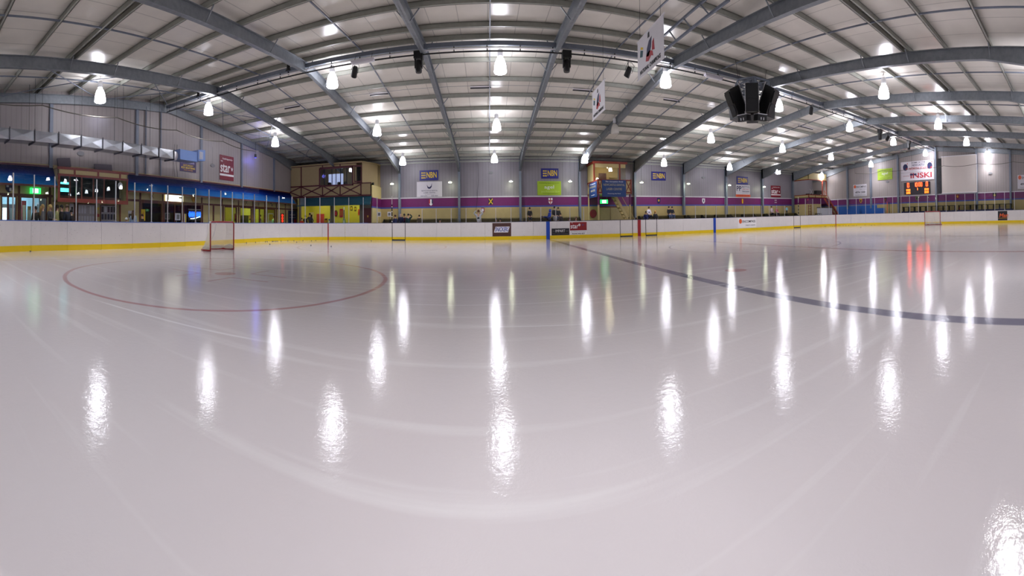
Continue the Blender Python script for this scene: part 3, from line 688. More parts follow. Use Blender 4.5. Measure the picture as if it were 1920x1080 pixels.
# red neon OPEN style strip, blue poster, red banner, wall crests
flat(526, 532, 1.2, 1.95, m_black, 'neon_sign', 'small red neon sign on the cream strip near the corner', 'neon sign', extra=lambda o, x, a, b, c, d: [MB().tube([(x + .01, (a + b) / 2 + .12 * cos(t * pi / 4), c + .14 + k * .22 + .08 * sin(t * pi / 4)) for t in range(9)], .02, 6).build('red_tubing', mat('red_neon', 'ff2020', .5, noise=0, emit='ff2818', strength=5), o) for k in range(3)])
flat(540, 556, .4, 2.2, mat('blue_banner', '16305c', .6), 'standing_banner', 'dark blue poster at the corner of the left front', 'poster', extra=lambda o, x, a, b, c, d: (MB().box(x, x + .004, a + .3, b - .3, c + 1.4, c + 1.5).box(x, x + .004, a + .2, b - .2, c + 1.2, c + 1.27).build('pale_print', m_grey, o), MB().box(x, x + .004, b - .6, b - .1, c, c + 1.1).build('red_print', m_redp, o)))
m_orch = mat('crest_gold', 'c8901c', .5, noise=0)
def crest_l(px, m1, m2, label, kind=0):
    y = Yl(px); z = 2.58; o = MB().prism([(XL + .04, y - .2, z + .2), (XL + .04, y + .2, z + .2), (XL + .04, y + .2, z - .05), (XL + .04, y, z - .22), (XL + .04, y - .2, z - .05)], (.02, 0, 0)).build('wall_crest', m1); tag(o, label, 'crest')
    x = XL + .061
    if kind == 0: MB().bar((x, y - .14, z + .14), (x, y + .1, z - .1), .06, .01).bar((x, y - .05, z + .16), (x, y + .16, z - .04), .04, .01).build('crest_stripes', m2, o)
    elif kind == 1: MB().bar((x, y - .14, z + .15), (x, y + .14, z - .12), .05, .01).bar((x, y + .14, z + .15), (x, y - .14, z - .12), .05, .01).build('crest_cross', m2, o)
    elif kind == 2: MB().prism([(x, y - .02, z + .16), (x, y - .12, z + .05), (x, y - .12, z - .06), (x, y, z - .16), (x, y - .05, z)], (.01, 0, 0)).build('crest_moon', m2, o)
    else: MB().box(x, x + .01, y - .16, y - .02, z + .04, z + .18).box(x, x + .01, y + .02, y + .14, z - .12, z + .02).build('crest_stars', m2, o)
crest_l(16, m_navy, m_wht, 'dark blue starred crest on the cream strip left of the exit sign', 3)
crest_l(284, m_ccream, m_black, 'black and yellow crest right of the clock on the cream strip', 1); crest_l(362, m_orch, m_orange, 'gold crest above the blue neon sign', 0)
crest_l(434, m_ccream, m_navy, 'cream crest with dark slanting stripes', 0); crest_l(461, m_ccream, m_navy, 'cream crest with dark crossed bars', 1)
crest_l(485, m_ccream, m_navy, 'cream crest with a dark crescent', 2); crest_l(508, m_ccream, m_navy, 'cream crest with dark zigzag near the corner', 3)
# exit signs
def exit_sign(T, label, w=.62, h_=.26):
    o = MB().box(-w / 2, w / 2, -.04, .04, -h_ / 2, h_ / 2, 0, T).build('exit_sign', m_green)
    tag(o, label, 'exit sign'); MB().box(-w * .25, w * .25, -.05, -.041, -h_ * .36, h_ * .36, 0, T).build('lit_pictogram_panel', m_exitw, o)
    b = MB(); b.tube([T @ Vector(v) for v in ((-.02, -.053, .05), (.01, -.053, -.02), (-.05, -.053, -.07))], .012, 5).tube([T @ Vector(v) for v in ((.01, -.053, -.02), (.06, -.053, -.07))], .012, 5).tube([T @ Vector(v) for v in ((-.07, -.053, .02), (.05, -.053, .03))], .01, 5); b.build('running_figure', m_green, o); MB().box(-.3, -.28, -.01, .01, h_ / 2, h_ / 2 + .45, 0, T).box(.28, .3, -.01, .01, h_ / 2, h_ / 2 + .45, 0, T).build('hanger', m_grey, o)
exit_sign(Matrix.Translation((XL + .25, Yl(63), 2.5)) @ Matrix.Rotation(pi / 2, 4, 'Z'), 'glowing green exit sign above the left glass doors')
# ================================================================== corner office block (left far corner)
MY = 32.6
def Xm(px, Y=MY): return on(px, 370, Y=Y).x
xa, xe, xc = -19.4, Xm(696.5), Xm(679)
o = empty('corner_office', ((xa + xe) / 2, MY, 3.2))
mb = MB()
zt = 5.78
mb.prism([(xa, MY, 3.22), (xe, MY, 3.22), (xe, WY - .05, 3.22), (xa, WY - .05, 3.22)], (0, 0, .08))
def wallp(x0, x1, z0, z1, mi=0): mb.box(x0, x1, MY, MY + .1, z0, z1, mi)
wx0, wx1 = Xm(600), Xm(661)
wallp(xa, wx0, 4.15, zt); wallp(wx0, wx1, 5.5, zt); wallp(wx1, xc - .6, 4.15, zt); wallp(xa, xe, 3.3, 4.15)
mb.box(xe - .1, xe, MY, WY - .05, 3.3, 4.15)
mb.prism([(xc, MY, 4.15), (xe, MY + 2.0, 4.15), (xe, MY + 2.0, zt), (xc, MY, zt)], (.0, .1, 0)); mb.box(xe - .1, xe, MY + 2, WY - .05, 4.15, zt)
mb.box(xa, xe, MY + 2.3, MY + 2.4, 3.3, zt, 0)
P(mb, 'walls', m_tan, o)
P(MB().prism([(xa, MY - .12, zt), (xc + .05, MY - .12, zt), (xe + .06, MY + 2, zt), (xe + .06, WY - .05, zt), (xa, WY - .05, zt)], (0, 0, .1)), 'roof', m_tan, o)
tb = MB()
def t(xp, zp, xq, zq, w_=.1): tb.bar((xp, MY - .03, zp), (xq, MY - .03, zq), w_, .05, up=(0, 1, 0))
t(xa, zt + .02, xc, zt + .02, .12); t(xa, 4.15, wx0, 4.15); t(wx1, 4.2, xe, 4.2, .08) ; t(xa, 3.27, xe, 3.27, .12)
for px in (524, 565): t(Xm(px), 3.27, Xm(px), zt)
for px in (605, 638, 677): t(Xm(px), 3.27, Xm(px), 4.15)
for px in (605, 638): t(Xm(px), 5.55, Xm(px), zt)
for a, b in ((524, 565), (565, 605), (605, 638), (638, 677)):
    t(Xm(a), 4.12, Xm(b), 3.32, .08); t(Xm(a), 3.32, Xm(b), 4.12, .08)
t(wx0, 5.55, xc, 5.55, .09)
P(tb, 'timber_framing', m_maroon, o)
# big window
wf = MB()
for zz in (4.05, 5.42): wf.box(wx0 - .08, wx1 + .08, MY - .06, MY, zz, zz + .12)
for xx in (wx0 - .08, wx1 - .04): wf.box(xx, xx + .12, MY - .06, MY, 4.05, 5.54)
wn_ = P(wf, 'window_frame', m_maroon, o)
bars = MB()
for px in (608, 622.5, 630, 638.5, 650): bars.box(Xm(px) - .03, Xm(px) + .03, MY - .02, MY + .03, 4.15, 5.42)
q = bars.build('glazing_bar', m_black, wn_)
q = MB().box(wx0, wx1, MY + .0, MY + .01, 4.15, 5.44).build('pane', m_glass, wn_)
sw = MB(); sx0, sx1 = wx1 + .25, xc - .08
sw.box(sx0 - .06, sx1 + .04, MY - .05, MY, 4.28, 4.38).box(sx0 - .06, sx1 + .04, MY - .05, MY, 5.46, 5.54).box(sx1 - .04, sx1 + .04, MY - .05, MY, 4.38, 5.46).box(sx0 - .06, sx0, MY - .05, MY, 4.38, 5.46)
sf = P(sw, 'side_window_frame', m_maroon, o); MB().box(sx0, sx1, MY - .02, MY - .01, 4.36, 5.48).build('pane', m_glass, sf)
P(MB().box(sx0 - .1, sx1 + .1, MY + .8, MY + .9, 4.2, 5.6), 'inner_partition', m_roomd, o)
# bright blinds inside
bl = MB()
for k in range(26): x = Xm(609) + k * (Xm(637) - Xm(609)) / 26; bl.box(x, x + .045, MY + .9, MY + .91, 4.25, 5.12)
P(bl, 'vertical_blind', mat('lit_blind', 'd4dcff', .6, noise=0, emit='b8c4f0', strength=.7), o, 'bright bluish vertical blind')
for px in (614, 632, 644): P(MB().lathe([(.16, 0), (.2, .12), (.17, .25), (.0, .28)], 10, Matrix.Translation((Xm(px), MY + .5, 4.15))), 'chair_back', m_black, o)
tag(o, 'tan and maroon timbered office raised over the left far corner, with bright window', 'office')
panel_light(Xm(625), MY + 1.5, 5.7, .3, 1.0, 'e8f4ff', 1.2, 'ceiling light inside the raised corner office')
# teal awning below and shop front under it
o = MB().prism([(Xm(563), MY, 3.2), (Xm(697), MY, 3.2), (Xm(694, MY - .8), MY - .8, 2.6), (Xm(563, MY - .8), MY - .8, 2.6)], (0, .02, -.05)).build('awning', m_teal); tag(o, 'dark teal awning under the raised corner office', 'awning')
MB().box(Xm(563), Xm(694, MY - .8), MY - .81, MY - .79, 2.5, 2.58).build('valance', m_teal, o)
mb = MB()
for a, b in ((619, 624.5), (674, 682), (560, 563)): mb.box(Xm(a), Xm(b), MY, MY + .25, FZ, 3.2)
struct(mb.build('wall_shop_piers', mat('pier_grey', '6c6458', .6)))
wallbox('wall_shop_back', Xm(560), xe - .1, MY + 2.35, MY + 2.45, FZ, 3.2, mat('bright_yellow_wall', 'e0d84c', .6))
wallbox('wall_shop_right', Xm(674), Xm(674) + .08, MY + .26, MY + 2.35, FZ, 3.2, mat('bright_yellow_wall', 'e0d84c', .6))
wallbox('wall_shop_left', Xm(560) - .1, Xm(560), MY, MY + 2.45, FZ, 3.2, mat('bright_yellow_wall', 'e0d84c', .6))
panel_light((Xm(565) + Xm(619)) / 2, MY + 1.2, 3.15, 1.8, .5, 'fff8c8', 6, 'bright ceiling light in the yellow shop, left bay')
panel_light((Xm(625) + Xm(674)) / 2, MY + 1.2, 3.15, 1.8, .5, 'fff8b8', 6, 'bright ceiling light in the yellow shop, right bay')
SB = MY + 2.34
def poster_b(pa, pb, za, zb, m, label, inner=None, round_=False):
    x0, x1 = Xm(pa, SB), Xm(pb, SB); cx, cz = (x0 + x1) / 2, (za + zb) / 2
    if round_: o = MB().lathe([(0, 0), (.5, 0), (.5, .03), (0, .03)], 24, Matrix.Translation((cx, SB, cz)) @ Matrix.Diagonal(((x1 - x0), 1, zb - za, 1)) @ Matrix.Rotation(pi / 2, 4, 'X')).build('wall_poster', m)
    else: o = MB().box(x0, x1, SB - .03, SB, za, zb).build('wall_poster', m)
    tag(o, label, 'poster')
    if inner: MB().box(x0 + (x1 - x0) * .2, x1 - (x1 - x0) * .2, SB - .04, SB - .031, za + (zb - za) * .2, zb - (zb - za) * .2).build('inner_picture', inner, o)
poster_b(627, 633, 1.7, 2.25, mat('brown_picture', '4a2418', .5), 'round dark picture on the yellow shop wall', m_redp, True); poster_b(637, 643, 1.65, 2.35, m_redp, 'red framed picture on the yellow shop wall', mat('orange_brown', 'b05a24', .5))
poster_b(644, 646.5, 1.3, 2.5, m_wht, 'white wavy strip beside the red picture', m_navy); poster_b(643, 647.5, 1.05, 1.5, mat('cyan_print', '38b4b8', .5), 'turquoise poster under the red picture', m_wht)
poster_b(657, 661, 2.2, 2.55, m_blkp, 'small black drawing high on the yellow wall, left one', m_yel); poster_b(664.5, 668, 2.15, 2.5, m_blkp, 'small black drawing high on the yellow wall, right one', m_yel)
poster_b(671.5, 674, 1.8, 2.3, m_orange, 'orange poster at the right end of the yellow wall', m_redp)
poster_b(609, 614, .9, 1.55, mat('brown_picture', '4a2418', .5), 'brown framed poster right of the pink door', m_orch); poster_b(616, 618.5, .95, 1.5, m_bluep, 'blue poster beside the grey pier', m_wht)
o = MB().box(Xm(594, SB), Xm(608, SB), SB - .06, SB - .02, FZ, 1.95).build('interior_door', mat('salmon_door', 'd84848', .5)); tag(o, 'salmon red door inside the yellow shop', 'door'); MB().box(Xm(596, SB), Xm(597, SB), SB - .1, SB - .06, .95, 1.05).build('door_handle', m_alu, o)
o = MB().box(Xm(565.5, SB), Xm(588, SB), SB - .05, SB - .0, FZ, 2.1).build('serving_hatch', mat('pale_cream_gloss', 'e8dca8', .5)); tag(o, 'pale serving hatch at the left of the yellow shop', 'hatch'); MB().box(Xm(567.5, SB), Xm(572, SB), SB - .06, SB - .05, .5, 1.9).box(Xm(574, SB), Xm(586, SB), SB - .06, SB - .05, .5, 1.9).build('hatch_opening', m_roomd, o)
o = struct(MB().box(Xm(682), xe - .02, MY + .05, MY + .1, FZ, 2.3).build('door_4', mat('dark_red_door', '5c1420', .45)), 'dark red door with small badge at the right of the corner block')
q = MB().box(Xm(688), Xm(690.5), MY + .03, MY + .05, 1.6, 1.75).build('door_badge', m_orch, o)
wallbox('wall_door_head', Xm(682), xe, MY, MY + .25, 2.3, 3.2, mat('pier_grey', '6c6458', .6))
# low side wall with painted bands between the corner block and the far wall
mb = MB(); mb.box(xe - .02, xe + .08, MY, WY - .01, 3.1, 4.05, 0).box(xe - .02, xe + .082, MY - .002, WY - .01, 2.43, 3.1, 1).box(xe - .02, xe + .083, MY - .003, WY - .01, 2.31, 2.43, 2).box(xe - .02, xe + .08, MY, WY - .01, FZ, 2.31, 0)
struct(mb.build('wall_corner_side', [m_ccream, m_purple, m_bluestrip]))
o = MB().box(-.09, .09, -.09, .09, -.08, .08, 0, Matrix.Rotation(.5, 4, 'X')).build('floodlight', m_black, loc=(xe + .18, MY - .1, 4.1)); MB().box(-.06, .06, -.06, .06, -.1, -.081, 0, Matrix.Rotation(.5, 4, 'X')).build('lamp_glass', mat('flood_lens', 'fff8d0', .5, noise=0, emit='fff4b0', strength=4), o); tag(o, 'small black floodlight on the corner of the raised office', 'floodlight')
# ================================================================== commentary booth
bxa, bxb, byf, byr = 9.75, 12.95, 31.85, 33.2
o = empty('commentary_booth', ((bxa + bxb) / 2, 33.5, FZ))
mb = MB(); mb.box(bxa, bxb, byf, WY - .05, 3.1, 3.22).box(bxa, bxa + .06, byr, WY - .05, 3.22, 5.5).box(bxa, bxb, WY - .12, WY - .05, 3.22, 5.5).box(bxa, bxb, byr, byr + .06, 3.22, 4.18).box(bxa, bxb, byr, byr + .06, 5.2, 5.5)
P(mb, 'booth_walls', m_ccream, o)
P(MB().box(bxa - .1, bxb + .15, byr - .15, WY - .05, 5.5, 5.66), 'booth_roof', m_redtrim, o)
mb = MB(); mb.box(bxa, bxb, byf, byf + .05, 3.2, 4.15).box(bxa, bxa + .05, byf, byr, 3.2, 4.15).box(bxb - .05, bxb, byf, byr, 3.2, 4.15); P(mb, 'parapet', m_ccream, o)
tb = MB()
for z in (3.2, 4.12): tb.box(bxa - .03, bxb + .03, byf - .04, byf, z - .05, z + .05).box(bxa - .04, bxa, byf, WY - .1, z - .05, z + .05)
for x in (bxa, bxb): tb.box(x - .06, x + .06, byf - .05, byf + .05, 3.1, 4.2)
for x in (bxa + .03, 12.35): tb.box(x - .07, x + .07, byr - .05, byr + .03, 4.15, 5.55)
for a, b in ((bxa, 10.1), (12.45, bxb)):
    tb.bar((a, byf - .03, 3.25), (b, byf - .03, 4.08), .06, .04, up=(0, 1, 0)); tb.bar((b, byf - .03, 3.25), (a, byf - .03, 4.08), .06, .04, up=(0, 1, 0))
tb.bar((bxa - .02, byf + .1, 3.25), (bxa - .02, byr + .6, 4.08), .06, .04); tb.bar((bxa - .02, byr + .6, 3.25), (bxa - .02, WY - .3, 4.08), .06, .04)
P(tb, 'booth_trim', m_redtrim, o)
P(MB().box(bxa + .1, bxb, byr - .01, byr, 4.15, 5.2).box(bxb - .01, bxb, byr, WY - .12, 4.15, 5.5), 'booth_glass', m_glass, o)
P(MB().box(10.9, 11.7, WY - .16, WY - .12, 3.22, 5.0), 'back_door', mat('brown_door', '5a3028', .5), o)
P(MB().box(11.9, 12.8, WY - .8, WY - .2, 3.22, 4.1), 'desk', m_ccream, o); P(MB().box(11.95, 12.75, WY - .5, WY - .2, 4.6, 4.64), 'shelf', m_ccream, o)
for x in (bxa + .05, bxb - .1):
    q = P(MB().box(x - .06, x + .06, byf, byf + .12, FZ, 2.3, 0).box(x - .061, x + .061, byf - .001, byf + .121, 2.3, 3.1, 1), 'booth_post', [m_ccream, m_purple], o)
P(MB().box(bxa, bxa + .1, WY - .3, WY - .2, FZ, 3.1), 'booth_post', m_ccream, o)
tag(o, 'red trimmed commentary booth on posts against the far wall', 'booth')
ld = bpy.data.lights.new('booth_bulb_light', 'POINT'); ld.energy = 26; ld.color = (1, .86, .55); ld.shadow_soft_size = .06; lo = bpy.data.objects.new('booth_bulb_light', ld); COL.objects.link(lo)
bulb = MB().lathe([(.0, -.05), (.05, -.02), (.06, .03), (.03, .08), (0, .09)], 12).build('ceiling_bulb', mat('warm_bulb', 'ffffff', .5, noise=0, emit='ffe8b0', strength=18), loc=(11.3, byr + .55, 5.28)); tag(bulb, 'warm bulb under the roof of the commentary booth', 'bulb'); MB().tube([(0, 0, .09), (0, 0, .2)], .015, 6).build('bulb_holder', m_white, bulb); lo.parent = bulb; lo.location = (0, 0, -.12)
m_bann = mat('deep_blue_banner', '0c3a78', .5, noise=.04)
def banner_txt(o, cx, y, zz, wd, facing):
    f = (lambda dx, z: (cx + dx, y, z)) if facing == '-y' else (lambda dx, z: (y, cx - dx, z))
    text('The Complete Smile', 'lettering', m_wht, o, f(0, zz[0]), .1, wd * .75, facing, shear=.3)
    text('NEWCASTLE DENTAL', 'lettering', mat('banner_gold', 'b8b08c', .5, noise=0), o, f(0, zz[1]), .17, wd * .9, facing)
    text('LASER CENTRE', 'lettering', mat('banner_gold', 'b8b08c', .5, noise=0), o, f(0, zz[2]), .17, wd * .66, facing)
    text('Financing the Puck', 'lettering', m_wht, o, f(0, zz[3]), .07, wd * .55, facing)
o = MB().box(10.1, 12.42, byf - .1, byf - .08, 2.88, 4.12).build('advert_banner', m_bann); tag(o, 'dark blue dental centre banner on the front of the commentary booth', 'banner'); banner_txt(o, 11.26, byf - .102, (4.0, 3.76, 3.45, 3.12), 2.3, '-y')
o = MB().box(bxa - .1, bxa - .08, byf + .1, WY - 1.0, 2.9, 4.05).build('advert_banner', m_bann); tag(o, 'dark blue banner on the left side of the commentary booth', 'banner'); banner_txt(o, (byf + WY - .9) / 2, bxa - .102, (3.92, 3.7, 3.4, 3.08), 2.2, '-x')
exit_sign(Matrix.Translation((10.8, 33.4, 2.6)), 'glowing green exit sign under the commentary booth', .75, .3)
o = struct(MB().box(11.05, 12.1, WY - .06, WY - .0, FZ, 2.2).box(12.13, 13.2, WY - .06, WY, FZ, 2.2).build('door_5', mat('olive_cream_door', 'a8986c', .6)), 'pale double doors under the commentary booth'); MB().box(11.0, 13.25, WY - .05, WY, 2.2, 2.3).box(12.1, 12.13, WY - .07, WY, FZ, 2.2).build('door_frame', m_brown, o)
o = MB().lathe([(.14, -.06), (.34, -.06), (.34, .06), (.14, .06)], 24, Matrix.Rotation(pi / 2, 4, 'X')).build('fire_hose_reel', mat('hose_red', '7c1a22', .5), loc=(10.3, 35.38, 1.72)); tag(o, 'red fire hose reel on the wall left of the booth post', 'fire hose reel'); MB().lathe([(0, -.07), (.13, -.07), (.13, .0), (0, .0)], 16, Matrix.Rotation(pi / 2, 4, 'X')).build('reel_hub', m_pale, o)
# stairs from the booth
o = empty('booth_stairs', (12.9, 33.8, FZ)); a, b = Vector((11.9, 0, 3.05)), Vector((14.0, 0, FZ + .05))
for y in (33.35, 34.15): P(MB().bar((a.x, y, a.z), (b.x, y, b.z), .06, .24, up=(0, 1, 0)) if False else MB().prism([(a.x - .12, y, a.z), (a.x + .14, y, a.z + .05), (b.x + .14, y, b.z), (b.x - .12, y, b.z)], (0, .06, 0)), 'stringer', m_ccream, o)
for k in range(11):
    f = (k + .5) / 11; p = a.lerp(b, f); P(MB().box(p.x - .16, p.x + .1, 33.4, 34.15, p.z - .02, p.z + .03), 'stair_tread', m_ccream, o)
for y in (33.35,): P(MB().tube([(a.x, y, a.z + .9), (b.x, y, b.z + .9)], .025, 8).tube([(b.x, y, b.z), (b.x, y, b.z + .9)], .025, 8).tube([(a.x, y, a.z), (a.x, y, a.z + .9)], .025, 8), 'handrail', m_ccream, o)
tag(o, 'cream stairs descending to the right under the commentary booth', 'stairs')
# ================================================================== raised room in the right far corner
RX, RYF = 38.5, 32.6
o = empty('music_booth', (40.6, 34, 3.1)); mb = MB()
mb.box(RX, XR - .05, RYF, WY - .05, 3.12, 3.2).box(RX, XR - .3, RYF, RYF + .08, 3.15, 3.42).box(RX, RX + .08, RYF, WY - .05, 3.15, 3.42).box(RX, XR - .3, RYF, RYF + .08, 5.15, 5.9).box(RX, RX + .08, RYF, WY - .05, 5.15, 5.9)
P(mb, 'booth_walls', m_ccream, o)
tb = MB().box(RX - .03, XR - .3, RYF - .04, RYF, 3.4, 3.48).box(RX - .03, XR - .3, RYF - .04, RYF, 5.08, 5.18).box(RX - .04, RX, RYF, WY - .05, 3.4, 3.48).box(RX - .04, RX, RYF, WY - .05, 5.08, 5.18).box(RX - .04, RX + .06, RYF - .04, RYF + .06, 3.1, 3.48)
for x in (RX + 1.4, RX + 2.8): tb.box(x - .04, x + .04, RYF - .035, RYF, 3.15, 3.4)
for x in (XR - 1.3, XR - .35): tb.box(x - .05, x + .05, RYF - .04, RYF + .04, 3.48, 5.1)
tb.box(RX - .03, XR - .3, RYF - .04, RYF, 3.1, 3.16)
P(tb, 'booth_trim', m_redtrim, o); P(MB().box(RX + .4, XR - 1.4, RYF + .3, RYF + .9, 3.2, 3.6).box(RX + 2.2, RX + 3.4, RYF + .4, RYF + .9, 3.6, 4.0), 'sound_desk', m_black, o)
tag(o, 'cream and red open fronted booth raised in the right far corner', 'booth')
mb = MB(); mb.box(RX, XR - .02, RYF + .02, RYF + .12, 2.43, 3.1, 1).box(RX, RX + .1, RYF + .12, WY - .02, 2.43, 3.1, 1).box(RX, XR - 1.6, RYF + .02, RYF + .12, FZ, 2.43, 0).box(RX, RX + .1, RYF + .12, WY - .02, FZ, 2.43, 0)
struct(mb.build('wall_booth_base', [m_ccream, m_purple]))
o = empty('drying_rack', (39.4, 32.9, 3.5))
P(MB().bar((39.1, 32.9, 3.5), (39.75, 32.9, 4.15), .03, .03).bar((39.75, 32.9, 3.5), (39.1, 32.9, 4.15), .03, .03), 'crossed_legs', m_alu, o); tag(o, 'pale crossed metal stand inside the right corner booth', 'stand')
o = empty('corner_stairs', (42.2, 31, FZ))
for x in (41.65, 42.5): P(MB().prism([(x, 32.5, 3.05), (x, 32.2, 3.05), (x, 29.6, FZ), (x, 29.9, FZ)], (.05, 0, 0)), 'stringer', m_redtrim, o)
for k in range(11): f = (k + .5) / 11; P(MB().box(41.7, 42.5, 29.6 + 2.75 * f, 29.85 + 2.75 * f, FZ + 3.0 * f, FZ + .04 + 3.0 * f), 'stair_tread', m_redtrim, o)
P(MB().tube([(41.66, 32.4, 4.0), (41.66, 29.7, 1.0), (41.66, 29.7, FZ)], .03, 8).tube([(41.66, 32.4, 4.0), (41.66, 32.4, 3.1)], .03, 8), 'handrail', m_redtrim, o)
tag(o, 'red-brown stairs coming down from the right corner booth', 'stairs')
o = MB().box(38.9, 41.5, 30.9, 31.5, FZ, 1.95).build('timekeeper_counter', m_pale); tag(o, 'pale timekeeper counter in front of the right corner booth', 'counter'); MB().box(38.85, 41.55, 30.85, 31.55, 1.95, 2.02).build('counter_top', m_blkp, o)
o = empty('small_table', (38.6, 30.6, FZ)); P(MB().box(37.6, 38.5, 30.4, 30.8, 1.3, 1.35), 'table_top', m_black, o)
for x in (37.65, 38.45):
    for y in (30.42, 30.78): P(MB().box(x - .02, x + .02, y - .02, y + .02, FZ, 1.3), 'leg', m_black, o)
tag(o, 'small black table left of the pale timekeeper counter', 'table')
o = empty('red_ladder', (37.6, 31.7, FZ))
for x in (37.35, 37.9): P(MB().box(x - .03, x + .03, 31.7, 31.76, FZ, 2.3), 'ladder_rail', m_redtrim, o)
for k in range(7): P(MB().box(37.35, 37.9, 31.71, 31.75, .35 + k * .3, .39 + k * .3), 'rung', m_redtrim, o)
tag(o, 'red-brown ladder standing against the base of the right corner booth', 'ladder')
# blue painted low wall and blue benches by the right end wall
m_bb = mat('bench_blue', '1458a8', .5)
wallbox('wall_right_blue', XR - .06, XR - .012, 24.4, 31.0, FZ, 2.1, m_bb)
for k, (a, b) in enumerate(((26.8, 29.3), (22.9, 26.4))):
    o = empty('player_bench', (41.9, (a + b) / 2, FZ)); P(MB().box(41.75, 42.2, a, b, .95, 1.02), 'seat', m_bb, o); P(MB().box(42.2, 42.26, a, b, 1.1, 1.75), 'backrest', m_bb, o)
    for y in (a + .1, b - .1): P(MB().box(41.8, 42.26, y - .04, y + .04, FZ, 1.0), 'leg', m_black, o)
    tag(o, ('blue bench beside the foot of the corner stairs', 'blue bench just left of the orange pole')[k], 'bench')
for px, m, nm, lb, ct in ((1663.5, m_orange, 'hockey_stick_shaft', 'orange pole leaning by the right end wall', 'pole'), (1667, m_blkp, 'hockey_stick_shaft', 'dark pole next to the orange pole', 'pole')):
    y = on(px, 395, X=42.3).y; o = MB().tube([(42.3, y, FZ), (42.35, y, 2.35)], .045, 8).build('pole', m); tag(o, lb, ct); MB().box(42.2, 42.4, y - .12, y + .12, FZ, FZ + .08).build('pole_foot', m_black, o)
# ================================================================== benches
def bleacher(x0, x1, label):
    o = empty('spectator_bench', ((x0 + x1) / 2, 34.2, FZ))
    for k, (y, z) in enumerate(((33.2, .62), (33.95, 1.05), (34.75, 1.48))):
        P(MB().box(x0, x1, y - .18, y + .18, z - .04, z), 'seat_plank', m_olive, o); P(MB().box(x0, x1, y + .24, y + .27, z - .32, z - .04), 'riser_board', m_olive, o)
    n_ = max(2, int((x1 - x0) / 1.7))
    for i in range(n_ + 1):
        x = x0 + .04 + (x1 - x0 - .08) * i / n_; P(MB().prism([(x, 33.1, FZ), (x, 35.2, FZ), (x, 35.2, 1.44), (x, 34.6, 1.44), (x, 33.1, .58)], (.03, 0, 0)), 'bench_frame', m_bench2, o)
    tag(o, label, 'bench', 'tiered spectator benches along the far wall')
cx = [-10.6] + FRX[3:]
names = ['left of the first wall column', 'behind the lone woman, below the tricolour crest', 'below the yellow cross crest', 'below the white and red crest', '', 'right of the dark booth stairs', 'between two columns above the orange logo', 'below the gold striped crest', 'below the pale four square crest']
segs = [(-10.2, -8.85, 'short tiered bench left of the first free standing wall column'), (-8.55, -2.98, 'tiered bench below the tricolour crest'), (-2.68, 2.9, 'tiered bench below the black and yellow crest'), (3.2, 8.75, 'tiered bench below the white and red crest'), (14.95, 20.48, 'tiered bench below the dark round crest'), (20.78, 26.35, 'tiered bench below the pale shield crest'), (26.65, 32.2, 'tiered bench below the red and gold crest'), (32.5, 38.1, 'tiered bench below the pale four part crest')]
for a, b, lb in segs: bleacher(a, b, lb)
for k, (pa, pb) in enumerate(((1693, 1791), (1797, 1897))):
    y1, y0 = on(pa, 390, X=42.2).y, on(pb, 390, X=42.2).y; o = empty('standing_counter', (42.3, (y0 + y1) / 2, FZ))
    P(MB().box(42.0, 42.6, y0, y1, 1.72, 1.78), 'counter_top', m_bench2, o); P(MB().box(41.9, 42.0, y0 - .2, y1 + .1, 1.14, 1.3), 'lower_rail', m_navy, o)
    n_ = 9
    for i in range(n_ + 1): y = y0 + .05 + (y1 - y0 - .1) * i / n_; P(MB().box(42.05, 42.55, y - .03, y + .03, FZ, 1.72), 'leg', m_bench2, o)
    tag(o, ('dark long counter below the scoreboard', 'dark long counter right of the projection screen')[k], 'counter')

p = on(479, 292, X=-19.0)
o = empty('stage_light', (p.x, p.y, p.z)); MB().lathe([(0, .12), (.09, .1), (.1, -.12), (0, -.13)], 12).build('can', m_black, o); MB().lathe([(0, -.135), (.08, -.135), (.08, -.13), (0, -.13)], 12).build('blue_lens', mat('blue_lens', '3040ff', .4, noise=0, emit='3038ff', strength=2), o); MB().tube([(0, 0, .12), (0, 0, roof(p.y) - p.z - .22)], .015, 6).build('clamp', m_black, o)
ld = bpy.data.lights.new('blue_light', 'POINT'); ld.energy = 22; ld.color = (.16, .17, 1); ld.shadow_soft_size = .2; lo = bpy.data.objects.new('blue_light', ld); COL.objects.link(lo); lo.parent = o; lo.location = (.12, 0, -.25)
tag(o, 'small stage light throwing blue light on the left gable corner', 'stage light')

# things inside the hire shop and the yellow room
def inside(pa, pb, za, zb, m, nm, label, cat_, x=-21.6, d=.4, part=None):
    y0, y1 = on(pa, 400, X=x).y, on(pb, 400, X=x).y; o = MB().box(x - d, x, y0, y1, za, zb).build(nm, m); tag(o, label, cat_)
    if part: w_ = y1 - y0; h_ = zb - za; MB().box(x, x + .02, y0 + w_ * .15, y1 - w_ * .15, za + h_ * .3, zb - h_ * .1).build(part[0], part[1], o)
m_bright = mat('window_glow', 'ffffff', .4, noise=0, emit='e8f8ff', strength=1.6)  # glow of the shop window, added as a glowing panel on a cabinet
inside(3, 14, FZ, 1.95, m_grey, 'glow_cabinet', 'grey cabinet with an added white glow panel at the left edge window', 'cabinet', part=('glow_panel', m_bright))
inside(17, 29, FZ, 1.95, mat('locker_grey', '5c6470', .5), 'locker', 'grey lockers behind the right pane of the left edge window', 'locker', part=('locker_door', mat('locker_light', '8c98a4', .5)))
inside(41, 49, FZ, 2.1, m_redp, 'hanging_jersey', 'red and white jersey hanging behind the left glass door', 'jersey', x=-20.6, d=.08, part=('white_trim', m_wht))
inside(52, 58, FZ, 1.85, mat('tan_board', 'a08c50', .6), 'leaning_board', 'tan board leaning inside the left glass door', 'board', x=-20.8, d=.05, part=('edge_strip', m_pale))
